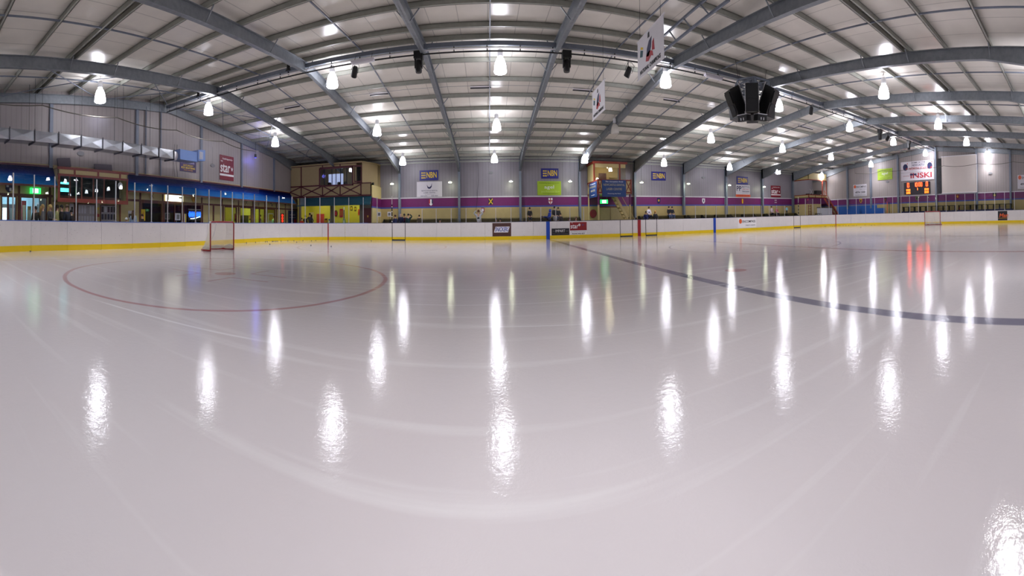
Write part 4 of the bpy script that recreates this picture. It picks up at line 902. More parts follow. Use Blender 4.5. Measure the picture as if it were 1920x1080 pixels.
inside(68, 73, 1.1, 2.1, m_pale, 'wall_notice', 'pale notices inside the right glass door behind the hooded jacket', 'notice', x=-22.0, d=.02, part=('print', m_grey))
inside(457, 466, FZ, 1.75, mat('dark_olive', '242818', .5), 'tall_bin', 'dark tall cabinet in the yellow green window right of the goal', 'cabinet', x=-21.2, part=('cabinet_door', mat('dark_olive2', '343c24', .5)))
inside(467, 471, 1.4, 1.8, mat('brown_picture', '4a2418', .5), 'framed_picture', 'small brown picture in the yellow green window right of the goal', 'picture', x=-22.94, d=.03, part=('picture_print', m_orch))
inside(440, 444, 1.3, 1.9, mat('brown_picture', '4a2418', .5), 'framed_picture', 'brown picture at the edge of the window behind the goal top', 'picture', x=-22.94, d=.03, part=('picture_print', m_redp))
inside(503, 513, 1.1, 2.05, m_wht, 'wall_poster', 'white poster with yellow emblem in the bright window near the corner', 'poster', x=-22.94, d=.03, part=('yellow_emblem', m_yel))
# ================================================================== ridge rail, roof fittings
o = empty('ridge_rail', (10, 16, 7.4))
P(MB().box(XL + .3, XR - .4, 15.96, 16.06, 7.42, 7.58), 'upper_channel', m_steel2, o); P(MB().tube([(XL + .3, 16.0, 7.22), (XR - .4, 16.0, 7.22)], .03, 8), 'lower_tube', m_black, o)
mb = MB(); x = XL + .6
while x < XR - .5: mb.box(x - .02, x + .02, 15.98, 16.02, 7.2, 7.44); x += 1.45
P(mb, 'drop_ties', m_black, o); tag(o, 'long steel lighting rail hung below the ridge of the roof', 'lighting rail')
P(MB().box(XL + .3, XR - .4, 15.9, 15.96, 7.30, 7.33), 'pale_cable_tray', m_white, o)
# short truss beside the speaker cluster rail
o = empty('roof_truss', (7, 13, 7)); tr_ = MB(); ya, yb = 9.0, 15.8
for z in (6.75, 7.25): tr_.bar((7.0, ya, z - .1), (7.0, yb, z + .1), .07, .07)
for k in range(7): y = ya + (yb - ya) * k / 6; tr_.bar((7.0, y, 6.68 + .033 * k), (7.0, min(yb, y + .55), 7.2 + .03 * k), .035, .035)
P(tr_, 'truss_frame', m_steel2, o); tag(o, 'short steel truss under the roof between white banner and speakers', 'truss')
m_tube = mat('unlit_tube', '2c2c34', .4, noise=0)
for i, (pa, pb) in enumerate(((534, 562), (694, 731), (882, 921), (1074, 1111), (1244, 1274), (1485, 1501))):
    xa_, xb_ = on(pa, 175, Y=21.0).x, on(pb, 175, Y=21.0).x
    if i == 5: xa_, xb_ = 23.6, 25.5
    o = MB().box(xa_, xb_, 20.96, 21.04, 7.36, 7.41).build('tube_light', m_tube); MB().box(xa_, xb_, 20.95, 21.05, 7.41, 7.46).build('light_body', m_white, o)
    for xx in (xa_ + .2, xb_ - .2): MB().tube([(xx, 21, 7.46), (xx, 21, roof(21) - .02)], .01, 5).build('hanger', m_wire, o)
    tag(o, '%s dark batten from the left in the line of unlit roof battens' % nth(i), 'batten light', 'unlit batten lights under the far roof slope')
o = MB().tube([(XL + 1, 21.0, 7.5), (XR - 1, 21.0, 7.5)], .012, 5).build('conduit', m_steel2); tag(o, 'thin conduit linking the unlit battens under the far roof slope', 'conduit')
for px, py, lb in ((680, 114, 'pale batten light on the ridge rail beside the left spotlight'), (1338, 147, 'pale batten light on the ridge rail left of the speaker cluster')):
    p = on(px, py, Y=15.7); o = MB().box(p.x - .55, p.x + .55, 15.6, 15.8, 7.1, 7.18).build('batten_light', m_pale); MB().box(p.x - .5, p.x + .5, 15.64, 15.76, 7.06, 7.1).build('diffuser', m_white, o)
    for s_ in (-.4, .4): MB().tube([(p.x + s_, 15.7, 7.18), (p.x + s_, 15.9, 7.45)], .01, 5).build('hanger', m_wire, o)
    tag(o, lb, 'batten light')
# moving head lights and spotlights on the rail
def mover(x, z, s, label, par=False):
    o = empty('stage_light', (x, 16.0, z))
    MB().tube([(0, 0, .2), (0, 0, 7.2 - z)], .02, 6).build('clamp', m_black, o)
    if par:
        T = Matrix.Rotation(par, 4, 'Y') @ Matrix.Rotation(.5, 4, 'X')
        MB().lathe([(0, .2), (.1, .19), (.13, .12), (.14, -.2), (.12, -.22), (.0, -.21)], 14, T).build('can', m_black, o)
        MB().tube([T @ Vector(v) for v in ((-.17, 0, 0), (-.17, 0, .3), (0, 0, .36), (.17, 0, .3), (.17, 0, 0))], .012, 6).build('yoke', m_black, o)
    else:
        MB().box(-.2 * s, .2 * s, -.16 * s, .16 * s, .08 * s, .34 * s).build('base_box', m_black, o)
        MB().box(-.17 * s, -.11 * s, -.08 * s, .08 * s, -.25 * s, .1 * s).box(.11 * s, .17 * s, -.08 * s, .08 * s, -.25 * s, .1 * s).build('yoke', m_black, o)
        MB().lathe([(0, .1 * s), (.1 * s, .08 * s), (.13 * s, -.1 * s), (.15 * s, -.3 * s), (.13 * s, -.36 * s), (0, -.37 * s)], 14, Matrix.Translation((0, 0, -.05))).build('head', m_black, o)
    tag(o, label, 'stage light')
mover(-3.05, 6.98, 1.0, 'black moving head light near the top edge, left of the brightest central lamp'); mover(3.5, 6.96, 1.0, 'black moving head light near the top edge, right of the brightest central lamp')
mover(-6.08, 6.9, 1, 'black spotlight right of the second high bay lamp', .5); mover(6.45, 6.8, 1, 'black spotlight just left of the white national champions banner', .35)
mover(19.31, 6.95, 1, 'black spotlight on the rail right of the speaker cluster', -.4); mover(28.84, 6.9, 1.0, 'black moving head light above the right half of the rink'); mover(30.3, 6.8, 1, 'black spotlight touching the lamp on the right half of the rail', .5); mover(34.98, 6.9, 1.0, 'black moving head light nearest the right gable')
for px, py, lb in ((541, 122, 'small black speaker horn on the rail above the left half'), (372, 168, 'small black speaker horn on the rail near the left gable')):
    p = on(px, py, Y=16.0); o = MB().lathe([(.04, .22), (.07, .1), (.1, -.1), (.16, -.2), (0, -.18)], 10).build('horn_speaker', m_black, loc=(p.x, 16.0, 7.42 + .42)); o.location.z = 7.8 if False else 7.82; MB().box(-.03, .03, -.03, .03, -.36, -.2).build('horn_bracket', m_black, o); o.location.z = 7.8; tag(o, lb, 'speaker horn'); o.location.z = 7.66
# ---- speaker cluster
o = empty('speaker_cluster', (12.9, 14.75, 6.0)); base_d = atan2(14.75, 12.9)
mb = MB(); R_ = .95
ringp = [(R_ * cos(k * pi / 3), R_ * sin(k * pi / 3), .62) for k in range(6)]
for k in range(6):
    a, b = Vector(ringp[k]), Vector(ringp[(k + 1) % 6]); mb.bar(a, b, .06, .06).bar(a + Vector((0, 0, .3)), b + Vector((0, 0, .3)), .05, .05).bar(a, b + Vector((0, 0, .3)), .03, .03).bar(a, a + Vector((0, 0, .3)), .05, .05).bar(a + Vector((0, 0, .3)), (0, 0, 1.15), .05, .05)
mb.build('hanging_frame', m_steel2, o)
w_ = MB()
for dx, dy in ((.9, 0), (-.9, 0), (0, .9)): w_.tube([(dx, dy, .92), (dx * 1.2, dy * 1.2, roof(14.75 + dy * 1.2) - 6.0 - .03)], .01, 5)
w_.build('suspension_wires', m_wire, o)
away = atan2(14.75, 12.9)
for k in range(6):
    ang = away + pi + k * pi / 3                                # first one faces the camera
    T = Matrix.Rotation(ang, 4, 'Z') @ Matrix.Translation((1.0, 0, .1)) @ Matrix.Rotation(radians(26 if k % 2 else 8), 4, 'Y')
    c = MB(); c.box(-.28, .3, -.32, .32, -.62, .5, 0, T).box(-.2, .36, -.26, .26, -.1, .42, 0, T)
    q = c.build('speaker_cabinet', m_black, o)
    MB().lathe([(0, 0), (.2, 0), (.24, .03), (.0, .03)], 18, T @ Matrix.Translation((.3, 0, -.34)) @ Matrix.Rotation(pi / 2, 4, 'Y')).build('driver', mat('driver_cone', '1c1c20', .6, noise=0), q)
    MB().box(-.3, -.26, -.36, -.33, -.62, .6, 0, T).box(-.3, -.26, .33, .36, -.62, .6, 0, T).build('mounting_strap', m_alu, q)
for k in (-1, 1):
    T = Matrix.Rotation(away + pi + k * .5, 4, 'Z') @ Matrix.Translation((.85, 0, -.72)) @ Matrix.Rotation(.15, 4, 'Y')
    q = MB().box(-.22, .22, -.26, .26, -.14, .12, 0, T).build('spare_cabinet', m_black, o); MB().box(.22, .24, -.1, -.05, -.1, .0, 0, T).box(.22, .24, .05, .1, -.1, .0, 0, T).box(-.2, .23, -.28, .28, .12, .15, 0, T).build('metal_fittings', m_alu, q)
tag(o, 'cluster of black loudspeakers in a steel frame hung over centre ice', 'loudspeakers')
# ---- white championship banners
for (y0, y1, z0, z1, lb) in ((14.85, 16.75, 5.0, 6.04, 'smaller looking white championship banner hung over the blue line'), (9.38, 11.28, 4.95, 5.98, 'large white national champions banner cut by the top edge')):
    x = 4.9; o = MB().box(x - .006, x + .006, y0, y1, z0, z1).build('hanging_banner', m_white); tag(o, lb, 'banner')
    MB().tube([(x, y0 - .06, z0), (x, y1 + .06, z0)], .018, 6).tube([(x, y0 - .06, z1), (x, y1 + .06, z1)], .018, 6).build('banner_rod', m_white, o)
    for yy in (y0 + .2, y1 - .2): MB().tube([(x, yy, z1), (x, yy, roof(yy) - .02)], .006, 5).build('banner_cord', m_wire, o)
    cyy = (y0 + y1) / 2; xf = x - .012
    def em(pts, m, nm): MB().prism([(xf, cyy - u, z0 + v) for u, v in pts], (.005, 0, 0)).build(nm, m, o)
    em([(-.3, .3), (-.1, .25), (.1, .33), (.25, .28), (.2, .42), (-.05, .5), (-.25, .45)], m_redp, 'emblem_red'); em([(-.25, .4), (-.05, .36), (.1, .55), (.15, .8), (-.05, .75), (-.2, .6)], m_navy, 'emblem_blue')
    em([(.15, .45), (.35, .4), (.3, .7), (.2, .65)], m_redp, 'emblem_flash'); em([(-.75, .55), (-.55, .5), (-.5, .65), (-.7, .72)], mat('teal_print', '0c4c58', .5, noise=0), 'emblem_teal'); em([(-.7, .74), (-.5, .68), (-.5, .74), (-.68, .8)], m_yel, 'emblem_gold'); em([(-.15, .85), (0, .84), (-.02, .98), (-.12, .97)], m_blkp, 'emblem_black')
    text('NATIONAL CHAMPIONS', 'lettering', m_blkp, o, (xf, cyy, z0 + .12), .11, 1.5, '-x', bold=.01)
# ---- signs on the far wall
FW = WY - .03
def sign(nm, x0, x1, z0, z1, m, label, cat_='sign', y=FW, t=.03):
    o = MB().box(x0, x1, y - t, y, z0, z1).build(nm, m); return tag(o, label, cat_)
def nbn(x0, x1, z0, z1, lb):
    o = sign('wall_sign', x0, x1, z0, z1, mat('nbn_blue', '16187c', .4, noise=0), lb); w_ = x1 - x0; h_ = z1 - z0; d = MB(); yy = FW - .034
    for i in range(3):
        for j in range(3): cx_ = x0 + w_ * (.13 + .08 * i); cz = z0 + h_ * (.26 + .24 * j); d.box(cx_ - w_ * .026, cx_ + w_ * .026, yy, yy + .003, cz - h_ * .07, cz + h_ * .07)
    d.build('logo_dots', m_yel, o); text('NBN', 'lettering', m_yel, o, (x0 + w_ * .645, yy, (z0 + z1) / 2), h_ * .58, w_ * .54, '-y', bold=.02)
nbn(-6.72, -4.87, 4.5, 5.3, 'blue and yellow television sign above the pale dental sign'); nbn(5.1, 6.82, 4.54, 5.33, 'blue and yellow television sign above the lime green sign')
nbn(16.78, 18.5, 4.52, 5.28, 'blue and yellow television sign alone in the bay right of the booth'); nbn(28.3, 30.1, 4.45, 5.24, 'blue and yellow television sign above the law firm sign')
o = sign('wall_sign', -7.0, -4.5, 3.2, 4.4, m_pale, 'pale dental laser centre sign below a blue television sign')
yy = FW - .034; MB().prism([(-6.02, yy, 4.18), (-5.88, yy, 4.0), (-5.75, yy, 3.96), (-5.6, yy, 4.05), (-5.5, yy, 4.28), (-5.52, yy, 3.98), (-5.65, yy, 3.85), (-5.8, yy, 3.83), (-5.93, yy, 3.9)], (0, .003, 0)).build('swoosh_logo', m_navy, o)
text('NEWCASTLE DENTAL', 'lettering', m_navy, o, (-5.75, yy, 3.68), .1, 1.6, '-y'); text('LASER CENTRE', 'lettering', m_navy, o, (-5.75, yy, 3.52), .1, 1.15, '-y'); text('for all the family', 'lettering', m_grey, o, (-5.75, yy, 3.39), .05, .9, '-y'); text('4969 6375', 'lettering', m_navy, o, (-6.3, yy, 3.27), .07, .65, '-y', bold=.02); text('4946 6060', 'lettering', m_navy, o, (-5.25, yy, 3.27), .07, .65, '-y', bold=.02)
def agel_far():
    o = sign('wall_sign', 4.72, 7.06, 3.22, 4.32, m_lime, 'lime green health sign on the far wall'); yy = FW - .034; c = 5.89
    text('Delivering Sport & Health', 'lettering', m_limed, o, (c, yy, 4.17), .08, 1.95, '-y'); text('agel', 'lettering', m_wht, o, (c, yy, 3.85), .26, .95, '-y'); text('Janis McKinnon Git 6', 'lettering', mat('pale_lime', 'c8dc78', .5, noise=0), o, (c + .1, yy, 3.5), .12, 1.8, '-y'); text('www.agel.com/janis', 'lettering', m_limed, o, (c + .1, yy, 3.34), .08, 1.5, '-y', bold=.02)
agel_far()
o = sign('wall_sign', 28.15, 30.4, 3.28, 4.4, m_pale, 'white law firm sign with navy initials and an orange strip'); yy = FW - .034
text('PP', 'lettering', m_navy, o, (28.6, yy, 4.0), .5, .75, '-y', bold=.02); text('PETTYS', 'lettering', m_navy, o, (29.7, yy, 4.18), .2, 1.2, '-y'); text('DEBT HELP', 'lettering', m_redp, o, (29.7, yy, 3.97), .09, 1.1, '-y'); text('Newcastle', 'lettering', m_navy, o, (29.7, yy, 3.76), .13, 1.15, '-y', bold=.02); text('solicitors', 'lettering', m_grey, o, (29.7, yy, 3.6), .07, 1.1, '-y')
q = MB().box(28.1, 30.45, yy - .002, yy + .002, 3.2, 3.44).build('orange_strip', m_orange, o); text('WWW.PETTYS.COM', 'lettering', m_redp, o, (29.27, yy - .004, 3.32), .12, 1.9, '-y', bold=.02)
def star_sign(par, u0, u1, z0, z1, facing, place, label):
    """Dark red newspaper sign; place(u, z, out) gives the point on its wall."""
    def q3(a, b, c, d, m, nm, out, th=.004):
        p = [place(a, c, out), place(b, c, out), place(b, d, out), place(a, d, out)]; nrm = Vector(place(0, 0, 1)) - Vector(place(0, 0, 0))
        return MB().prism(p, nrm * th).build(nm, m, par_ if nm != 'wall_sign' else None)
    par_ = None; W_ = u1 - u0; H_ = z1 - z0
    par_ = q3(u0, u1, z0, z1, m_dred, 'wall_sign', .0, .03); tag(par_, label, 'sign')
    q3(u0, u1, z0 + H_ * .17, z0 + H_ * .25, m_wht, 'white_rule', .031); c = (u0 + u1) / 2
    text('Proudly Supported by', 'lettering', m_wht, par_, place(c + W_ * .03, z0 + H_ * .86, .034), H_ * .07, W_ * .72, facing, shear=.3); text('THE', 'lettering', m_wht, par_, place(u0 + W_ * .13, z0 + H_ * .75, .034), H_ * .06, W_ * .15, facing)
    text('star', 'lettering', m_wht, par_, place(u0 + W_ * .38, z0 + H_ * .5, .034), H_ * .42, W_ * .7, facing, bold=.02)
    pts = []
    for k in range(10): rr = H_ * (.11 if k % 2 == 0 else .045); a = pi / 2 + k * pi / 5; pts.append(place(u0 + W_ * .87 + rr * cos(a) * .9, z0 + H_ * .48 + rr * sin(a), .031))
    nrm = Vector(place(0, 0, 1)) - Vector(place(0, 0, 0)); MB().prism(pts, nrm * .004).build('star_emblem', m_wht, par_)
star_sign(None, 34.1, 35.9, 3.24, 4.5, '-y', lambda u, z, out: (u, FW - out, z), 'dark red newspaper sign on the far wall right of the law firm sign')
ya, yb = on(411.5, 310, X=XL).y, on(437.5, 310, X=XL).y
star_sign(None, ya, yb, 3.95, 5.55, '+x', lambda u, z, out: (XL + .01 + out, u, z), 'dark red newspaper sign on the left gable wall')
o = MB().box(XL + .01, XL + .04, on(337, 310, X=XL).y, on(367, 310, X=XL).y, 4.15, 5.0).build('wall_sign', mat('violet_print', '3c2c5c', .5)); tag(o, 'violet sign with yellow lettering below the end of the air duct', 'sign')
yc = (on(337, 310, X=XL).y + on(367, 310, X=XL).y) / 2; text('SATURDAY', 'lettering', m_yel, o, (XL + .045, yc, 4.5), .1, 1.0, '+x'); text('ICE SKATING', 'lettering', m_yel, o, (XL + .045, yc, 4.36), .11, 1.35, '+x', bold=.02); text('AND MORE', 'lettering', m_orch, o, (XL + .045, yc, 4.23), .07, .9, '+x')
MB().box(XL + .041, XL + .044, yc - .7, yc + .6, 4.62, 4.95).build('photo_strip', mat('lilac_photo', '8c84ac', .5, noise=.3, scale=6), o)
# crests on the purple band of the far wall
def crest(x, kind, label):
    z = 2.76; y = WY - .03; pts = [(-.2, .24), (.2, .24), (.2, -.06), (.1, -.2), (0, -.26), (-.1, -.2), (-.2, -.06)]
    base_m = {'tri': m_wht, 'x': m_blkp, 'cross': m_wht, 'dot': m_navy, 'pale': m_pale, 'spain': m_redp, 'four': m_purple, 'bird': m_blkp, 'diam': m_dred}[kind]
    o = MB().prism([(x + u, y, z + v) for u, v in pts], (0, .018, 0)).build('wall_crest', base_m); tag(o, label, 'crest'); y -= .002
    b = lambda u0, u1, v0, v1, m, nm: MB().box(x + u0, x + u1, y - .004, y, z + v0, z + v1).build(nm, m, o)
    if kind == 'tri': b(-.2, -.08, -.1, .24, m_redp, 'red_bar'); b(.08, .2, -.1, .24, m_navy, 'navy_bar')
    if kind == 'x': MB().bar((x - .18, y, z - .2), (x + .18, y, z + .22), .07, .01, up=(0, 1, 0)).bar((x + .18, y, z - .2), (x - .18, y, z + .22), .07, .01, up=(0, 1, 0)).build('yellow_cross', m_yel, o)
    if kind == 'cross': b(-.04, .04, -.24, .24, m_redp, 'red_upright'); b(-.2, .2, -.03, .06, m_redp, 'red_crossbar')
    if kind == 'dot': MB().lathe([(0, 0), (.1, 0), (.1, .006), (0, .006)], 16, Matrix.Translation((x, y, z + .02)) @ Matrix.Rotation(pi / 2, 4, 'X')).build('gold_roundel', m_orch, o)
    if kind == 'pale': b(-.06, .06, -.08, .12, m_navy, 'blue_device')
    if kind == 'spain': b(-.08, .08, -.22, .24, m_yel, 'gold_bar')
    if kind == 'four': [b(u, u + .12, v, v + .1, m_pale, 'pale_square') for u in (-.17, .05) for v in (-.14, .1)]
crest(-5.61, 'tri', 'red white and blue crest on the purple band'); crest(.19, 'x', 'black crest with a yellow cross on the purple band'); crest(6.0, 'cross', 'white crest with a red cross on the purple band')
crest(17.63, 'dot', 'dark crest with a gold centre on the purple band'); crest(23.38, 'pale', 'pale shield crest on the purple band'); crest(29.18, 'spain', 'narrow red and gold crest on the purple band'); crest(34.95, 'four', 'crest of four pale squares on the purple band')
# crests on the right wall
def crest_r(px, m1, m2, label):
    y = on(px, 365, X=XR).y; z = 2.62; x = XR - .04; o = MB().prism([(x, y - .22, z + .24), (x, y + .22, z + .24), (x, y + .22, z - .05), (x, y, z - .26), (x, y - .22, z - .05)], (.02, 0, 0)).build('wall_crest', m1); tag(o, label, 'crest')
    MB().prism([(x - .006, y, z + .16), (x - .006, y + .12, z), (x - .006, y, z - .14), (x - .006, y - .12, z)], (.005, 0, 0)).build('crest_device', m2, o)
crest_r(1614, m_orch, m_blkp, 'gold crest at the left of the right end purple band'); crest_r(1660, m_blkp, m_dred, 'black crest above the orange pole'); crest_r(1719.5, mat('olive_print2', '5c6a30', .5), m_blkp, 'olive crest below the scoreboard')
crest_r(1795.5, m_dred, m_orch, 'dark red crest with gold diamond below the projection screen'); crest_r(1865, m_blkp, m_yel, 'black and yellow crest right of the projection screen')
# ---- small dome lamps along the far wall
m_dome = mat('dome_glow', 'ffffff', .5, noise=0, emit='f4ffc8', strength=9)
prot = None
for i, x in enumerate((-9.29, -3.63, 2.1, 7.79, 15.26, 20.86, 26.52, 32.1)):
    if prot is None:
        o = empty('wall_pendant', (x, 34.6, 4.24)); prot = o
        MB().lathe([(0, -.06), (.14, -.05), (.17, .0), (.12, .05), (0, .06)], 14).build('glowing_dome', m_dome, o); MB().lathe([(.18, .01), (.1, .09), (.04, .12), (0, .13)], 14).build('cap', m_white, o); MB().tube([(0, 0, .13), (0, 0, 2.0)], .008, 5).build('cable', m_wire, o)
        ld = bpy.data.lights.new('pendant_light', 'POINT'); ld.energy = 12; ld.color = (.93, 1, .72); ld.shadow_soft_size = .1; lo = bpy.data.objects.new('pendant_light', ld); COL.objects.link(lo); lo.parent = o; lo.location = (0, 0, -.18)
    else: o = copy_tree(prot); o.location = (x, 34.6, 4.24)
    tag(o, '%s small greenish dome lamp from the left along the far wall' % nth(i), 'wall lamp', 'dome lamps along the far wall')
# oval emergency fittings
def oval(loc, rz, label):
    T = Matrix.Translation(loc) @ Matrix.Rotation(rz, 4, 'Z') @ Matrix.Rotation(pi / 2, 4, 'X') @ Matrix.Diagonal((1, .45, 1, 1))
    o = MB().lathe([(.2, 0), (.24, 0), (.24, .05), (.2, .05)], 20, T).build('emergency_light', m_grey); MB().lathe([(0, .0), (.2, .0), (.2, .04), (0, .05)], 20, T).build('lens', m_pale, o)
    MB().tube([Vector(loc) + Vector((0, 0, .1)), Vector(loc) + Vector((0, 0, 1.2))], .008, 5).build('conduit', m_grey, o); tag(o, label, 'emergency light')
for px, py, lb in ((151, 288, 'oval emergency light above the office window box'), (398.5, 310.5, 'oval emergency light left of the newspaper sign')): p = on(px, py, X=XL + .004); oval(p, pi / 2, lb)
for px, py, lb in ((920, 324, 'oval emergency light on the far wall left of the central column'), (1319, 333, 'oval emergency light on the far wall right of the booth')): oval(on(px, py, Y=WY - .004), 0, lb)
for px, py, lb in ((1664, 341, 'oval emergency light under the lime sign on the right wall'), (1857, 325, 'oval emergency light right of the projection screen')): oval(on(px, py, X=XR - .004), -pi / 2, lb)
# ---- right gable wall: screen, scoreboard, signs
RW = XR - .03
def rsign(nm, y0, y1, z0, z1, m, label, cat_='sign', x=RW, t=.03): return tag(MB().box(x - t, x, min(y0, y1), max(y0, y1), z0, z1).build(nm, m), label, cat_)
o = rsign('projection_screen', 10.72, 15.1, 3.02, 6.55, mat('screen_white', 'd2cac4', .7, noise=.01), 'large white projection screen on the right gable wall', 'screen', x=XR - .28)
MB().box(XR - .34, XR - .31, 10.65, 10.72, 2.98, 6.6).box(XR - .34, XR - .31, 10.65, 15.15, 6.55, 6.62).box(XR - .34, XR - .31, 10.65, 15.15, 2.95, 3.02).build('screen_border', m_white, o)
MB().box(XR - .34, XR - .3, 15.12, 15.6, 2.98, 6.45).build('black_masking', m_black, o)
o = rsign('team_sign', 20.75, 16.2, 5.3, 6.42, m_pale, 'white home team sign at the top of the right gable wall'); x = RW - .034; c = 18.3
text('HOME OF THE', 'lettering', m_blkp, o, (x, c, 6.26), .13, 1.9, '-x', bold=.02); text('NEWCASTLE', 'lettering', m_navy, o, (x, c, 6.0), .22, 1.7, '-x', bold=.01); text('NORTH STARS', 'lettering', m_redp, o, (x, c, 5.66), .24, 2.6, '-x', bold=.02)
for yy in (20.1, 16.75):
    T = Matrix.Translation((x, yy, 5.85)) @ Matrix.Rotation(pi / 2, 4, 'Y'); MB().lathe([(.3, 0), (.34, 0), (.34, .005), (.3, .005)], 24, T).build('badge_ring', m_navy, o)
    MB().prism([(x, yy + .2, 5.7), (x, yy + .05, 6.0), (x, yy - .05, 5.85), (x, yy - .2, 5.95), (x, yy - .05, 5.65)], (-.004, 0, 0)).build('badge_figure', m_navy, o); MB().prism([(x, yy - .05, 5.6), (x, yy - .32, 5.62), (x, yy - .25, 5.8), (x, yy - .1, 5.72)], (-.004, 0, 0)).prism([(x, yy - .28, 6.1), (x, yy - .36, 6.3), (x, yy - .2, 6.22)], (-.004, 0, 0)).build('badge_flash', m_redp, o)
o = rsign('shop_sign', 20.75, 16.2, 4.46, 5.27, m_pale, 'white ski shop sign with red and blue letters above the scoreboard')
text('Proudly sponsored by', 'lettering', m_redp, o, (x, 20.0, 4.95), .08, .9, '-x'); text('INSKI', 'lettering', m_redp, o, (x, 17.95, 4.92), .52, 2.9, '-x', bold=.03)
for k, yy in ((0, 19.25), (1, 18.75)): MB().box(x - .012, x - .008, yy - .2, yy + .2, 4.98, 5.16).build('blue_letter_half', m_navy, o)
o = empty('scoreboard', (XR - .2, 18.5, 3.0)); P(MB().box(XR - .25, XR - .05, 16.72, 20.24, 3.04, 4.26), 'cabinet', mat('scoreboard_black', '14060a', .4, noise=0), o)
m_led = mat('red_led', 'ff3018', .5, noise=0, emit='ff3010', strength=16); m_led2 = mat('amber_led', 'ff8030', .5, noise=0, emit='ff6010', strength=11)
SEG = {'0': 'abcdef', '1': 'bc', '2': 'abged', '3': 'abgcd', '8': 'abcdefg'}
def digit(ch, yc, zc, h_, m, par, xx=XR - .262):
    w_ = h_ * .5; t_ = h_ * .07; s = {'a': ((-w_ / 2, h_ / 2), (w_ / 2, h_ / 2)), 'g': ((-w_ / 2, 0), (w_ / 2, 0)), 'd': ((-w_ / 2, -h_ / 2), (w_ / 2, -h_ / 2)), 'f': ((-w_ / 2, 0), (-w_ / 2, h_ / 2)), 'b': ((w_ / 2, 0), (w_ / 2, h_ / 2)), 'e': ((-w_ / 2, -h_ / 2), (-w_ / 2, 0)), 'c': ((w_ / 2, -h_ / 2), (w_ / 2, 0))}
    b = MB()
    for k in SEG[ch]:
        (a0, b0), (a1, b1) = s[k]; b.bar((xx, yc - a0, zc + b0), (xx, yc - a1, zc + b1), t_ * 2, .01, up=(1, 0, 0))
    P(b, 'digit', m, par)
digit('0', 19.65, 3.98, .4, m_led, o); digit('0', 17.1, 4.0, .4, m_led, o)
for ch, yy in (('1', 18.75), ('0', 18.5), ('0', 18.13), ('0', 17.85)): digit(ch, yy, 4.0, .36, m_led, o)
digit('1', 18.42, 3.56, .22, m_led2, o)
for yb in (19.85, 17.35):
    for zz in (3.48, 3.2):
        for k, ch in enumerate('000'): digit(ch, yb - k * .2, zz, .17, m_led2, o)
tag(o, 'black scoreboard with glowing red digits on the right gable wall', 'scoreboard')
o = rsign('wall_sign', 24.2, 22.0, 4.75, 5.92, m_lime, 'lime green health sign high on the right wall'); c = 23.1
text('Delivering Sport & Health', 'lettering', m_limed, o, (x, c, 5.76), .1, 1.9, '-x'); text('agel', 'lettering', m_wht, o, (x, c, 5.42), .26, .9, '-x'); text('Janis McKinnon Git 6', 'lettering', mat('pale_lime', 'c8dc78', .5, noise=0), o, (x, c, 5.1), .13, 1.7, '-x'); text('www.agel.com/janis', 'lettering', m_limed, o, (x, c, 4.9), .08, 1.4, '-x', bold=.02)
def encompass(y0, y1, z0, z1, lb):
    o = rsign('wall_sign', y0, y1, z0, z1, m_pale, lb); W_ = y0 - y1; H_ = z1 - z0
    q = MB().lathe([(.09 * W_ / 2.2, 0), (.19 * W_ / 2.2, 0), (.19 * W_ / 2.2, .006), (.09 * W_ / 2.2, .006)], 18, Matrix.Translation((x, y0 - W_ * .12, z0 + H_ * .82)) @ Matrix.Rotation(pi / 2, 4, 'Y')).build('orange_ring_logo', m_orange, o)
    text('ENCOMPASS', 'lettering', m_blkp, o, (x, y0 - W_ * .6, z0 + H_ * .78), H_ * .16, W_ * .74, '-x', bold=.01); text('CREDIT UNION', 'lettering', m_grey, o, (x, y0 - W_ * .72, z0 + H_ * .57), H_ * .08, W_ * .5, '-x'); text('4974 1500', 'lettering', m_blkp, o, (x, y0 - W_ * .52, z0 + H_ * .32), H_ * .16, W_ * .75, '-x', bold=.03); text('Hamilton branch', 'lettering', m_grey, o, (x, y0 - W_ * .52, z0 + H_ * .1), H_ * .08, W_ * .8, '-x')
encompass(28.1, 25.95, 3.15, 4.45, 'white credit union sign with phone number right of the corner booth'); encompass(5.85, 3.6, 3.15, 4.45, 'white credit union sign cut by the right edge')
# ---- adverts on the boards
DY = BY1 - .016
o = sign('board_advert', .28, 1.8, .23, 1.1, mat('chocolate_print', '50302a', .5, noise=.04), 'brown chocolate bar advert on the far boards', 'advert', y=BY1, t=.014)
MB().prism([(.4, DY, .48), (1.55, DY, .48), (1.68, DY, .86), (.53, DY, .86)], (0, -.003, 0)).build('white_lozenge', m_wht, o); text('SNICKERS', 'lettering', m_bluep, o, (1.02, DY - .006, .67), .28, 1.12, '-y', bold=.03, shear=.25)
o = sign('board_advert', 5.13, 6.62, .23, .68, m_blkp, 'black advert with white lettering beside the blue stripe', 'advert', y=BY1, t=.014); text('IMPART', 'lettering', m_wht, o, (5.85, DY - .004, .5), .18, .8, '-y'); text('THE', 'lettering', m_grey, o, (5.3, DY - .004, .5), .06, .15, '-y'); text('GROUP', 'lettering', m_grey, o, (6.42, DY - .004, .5), .06, .25, '-y'); text('PRINT DESIGN MARKETING', 'lettering', m_grey, o, (5.87, DY - .004, .32), .04, 1.3, '-y')
o = sign('board_advert', 6.68, 8.12, .52, 1.08, mat('advert_red', '8c141c', .5, noise=0), 'red newspaper advert right of the black one', 'advert', y=BY1, t=.014); text('star*', 'lettering', m_wht, o, (7.15, DY - .004, .8), .32, .85, '-y', bold=.02); text('THE', 'lettering', m_wht, o, (6.85, DY - .004, 1.03), .05, .15, '-y')
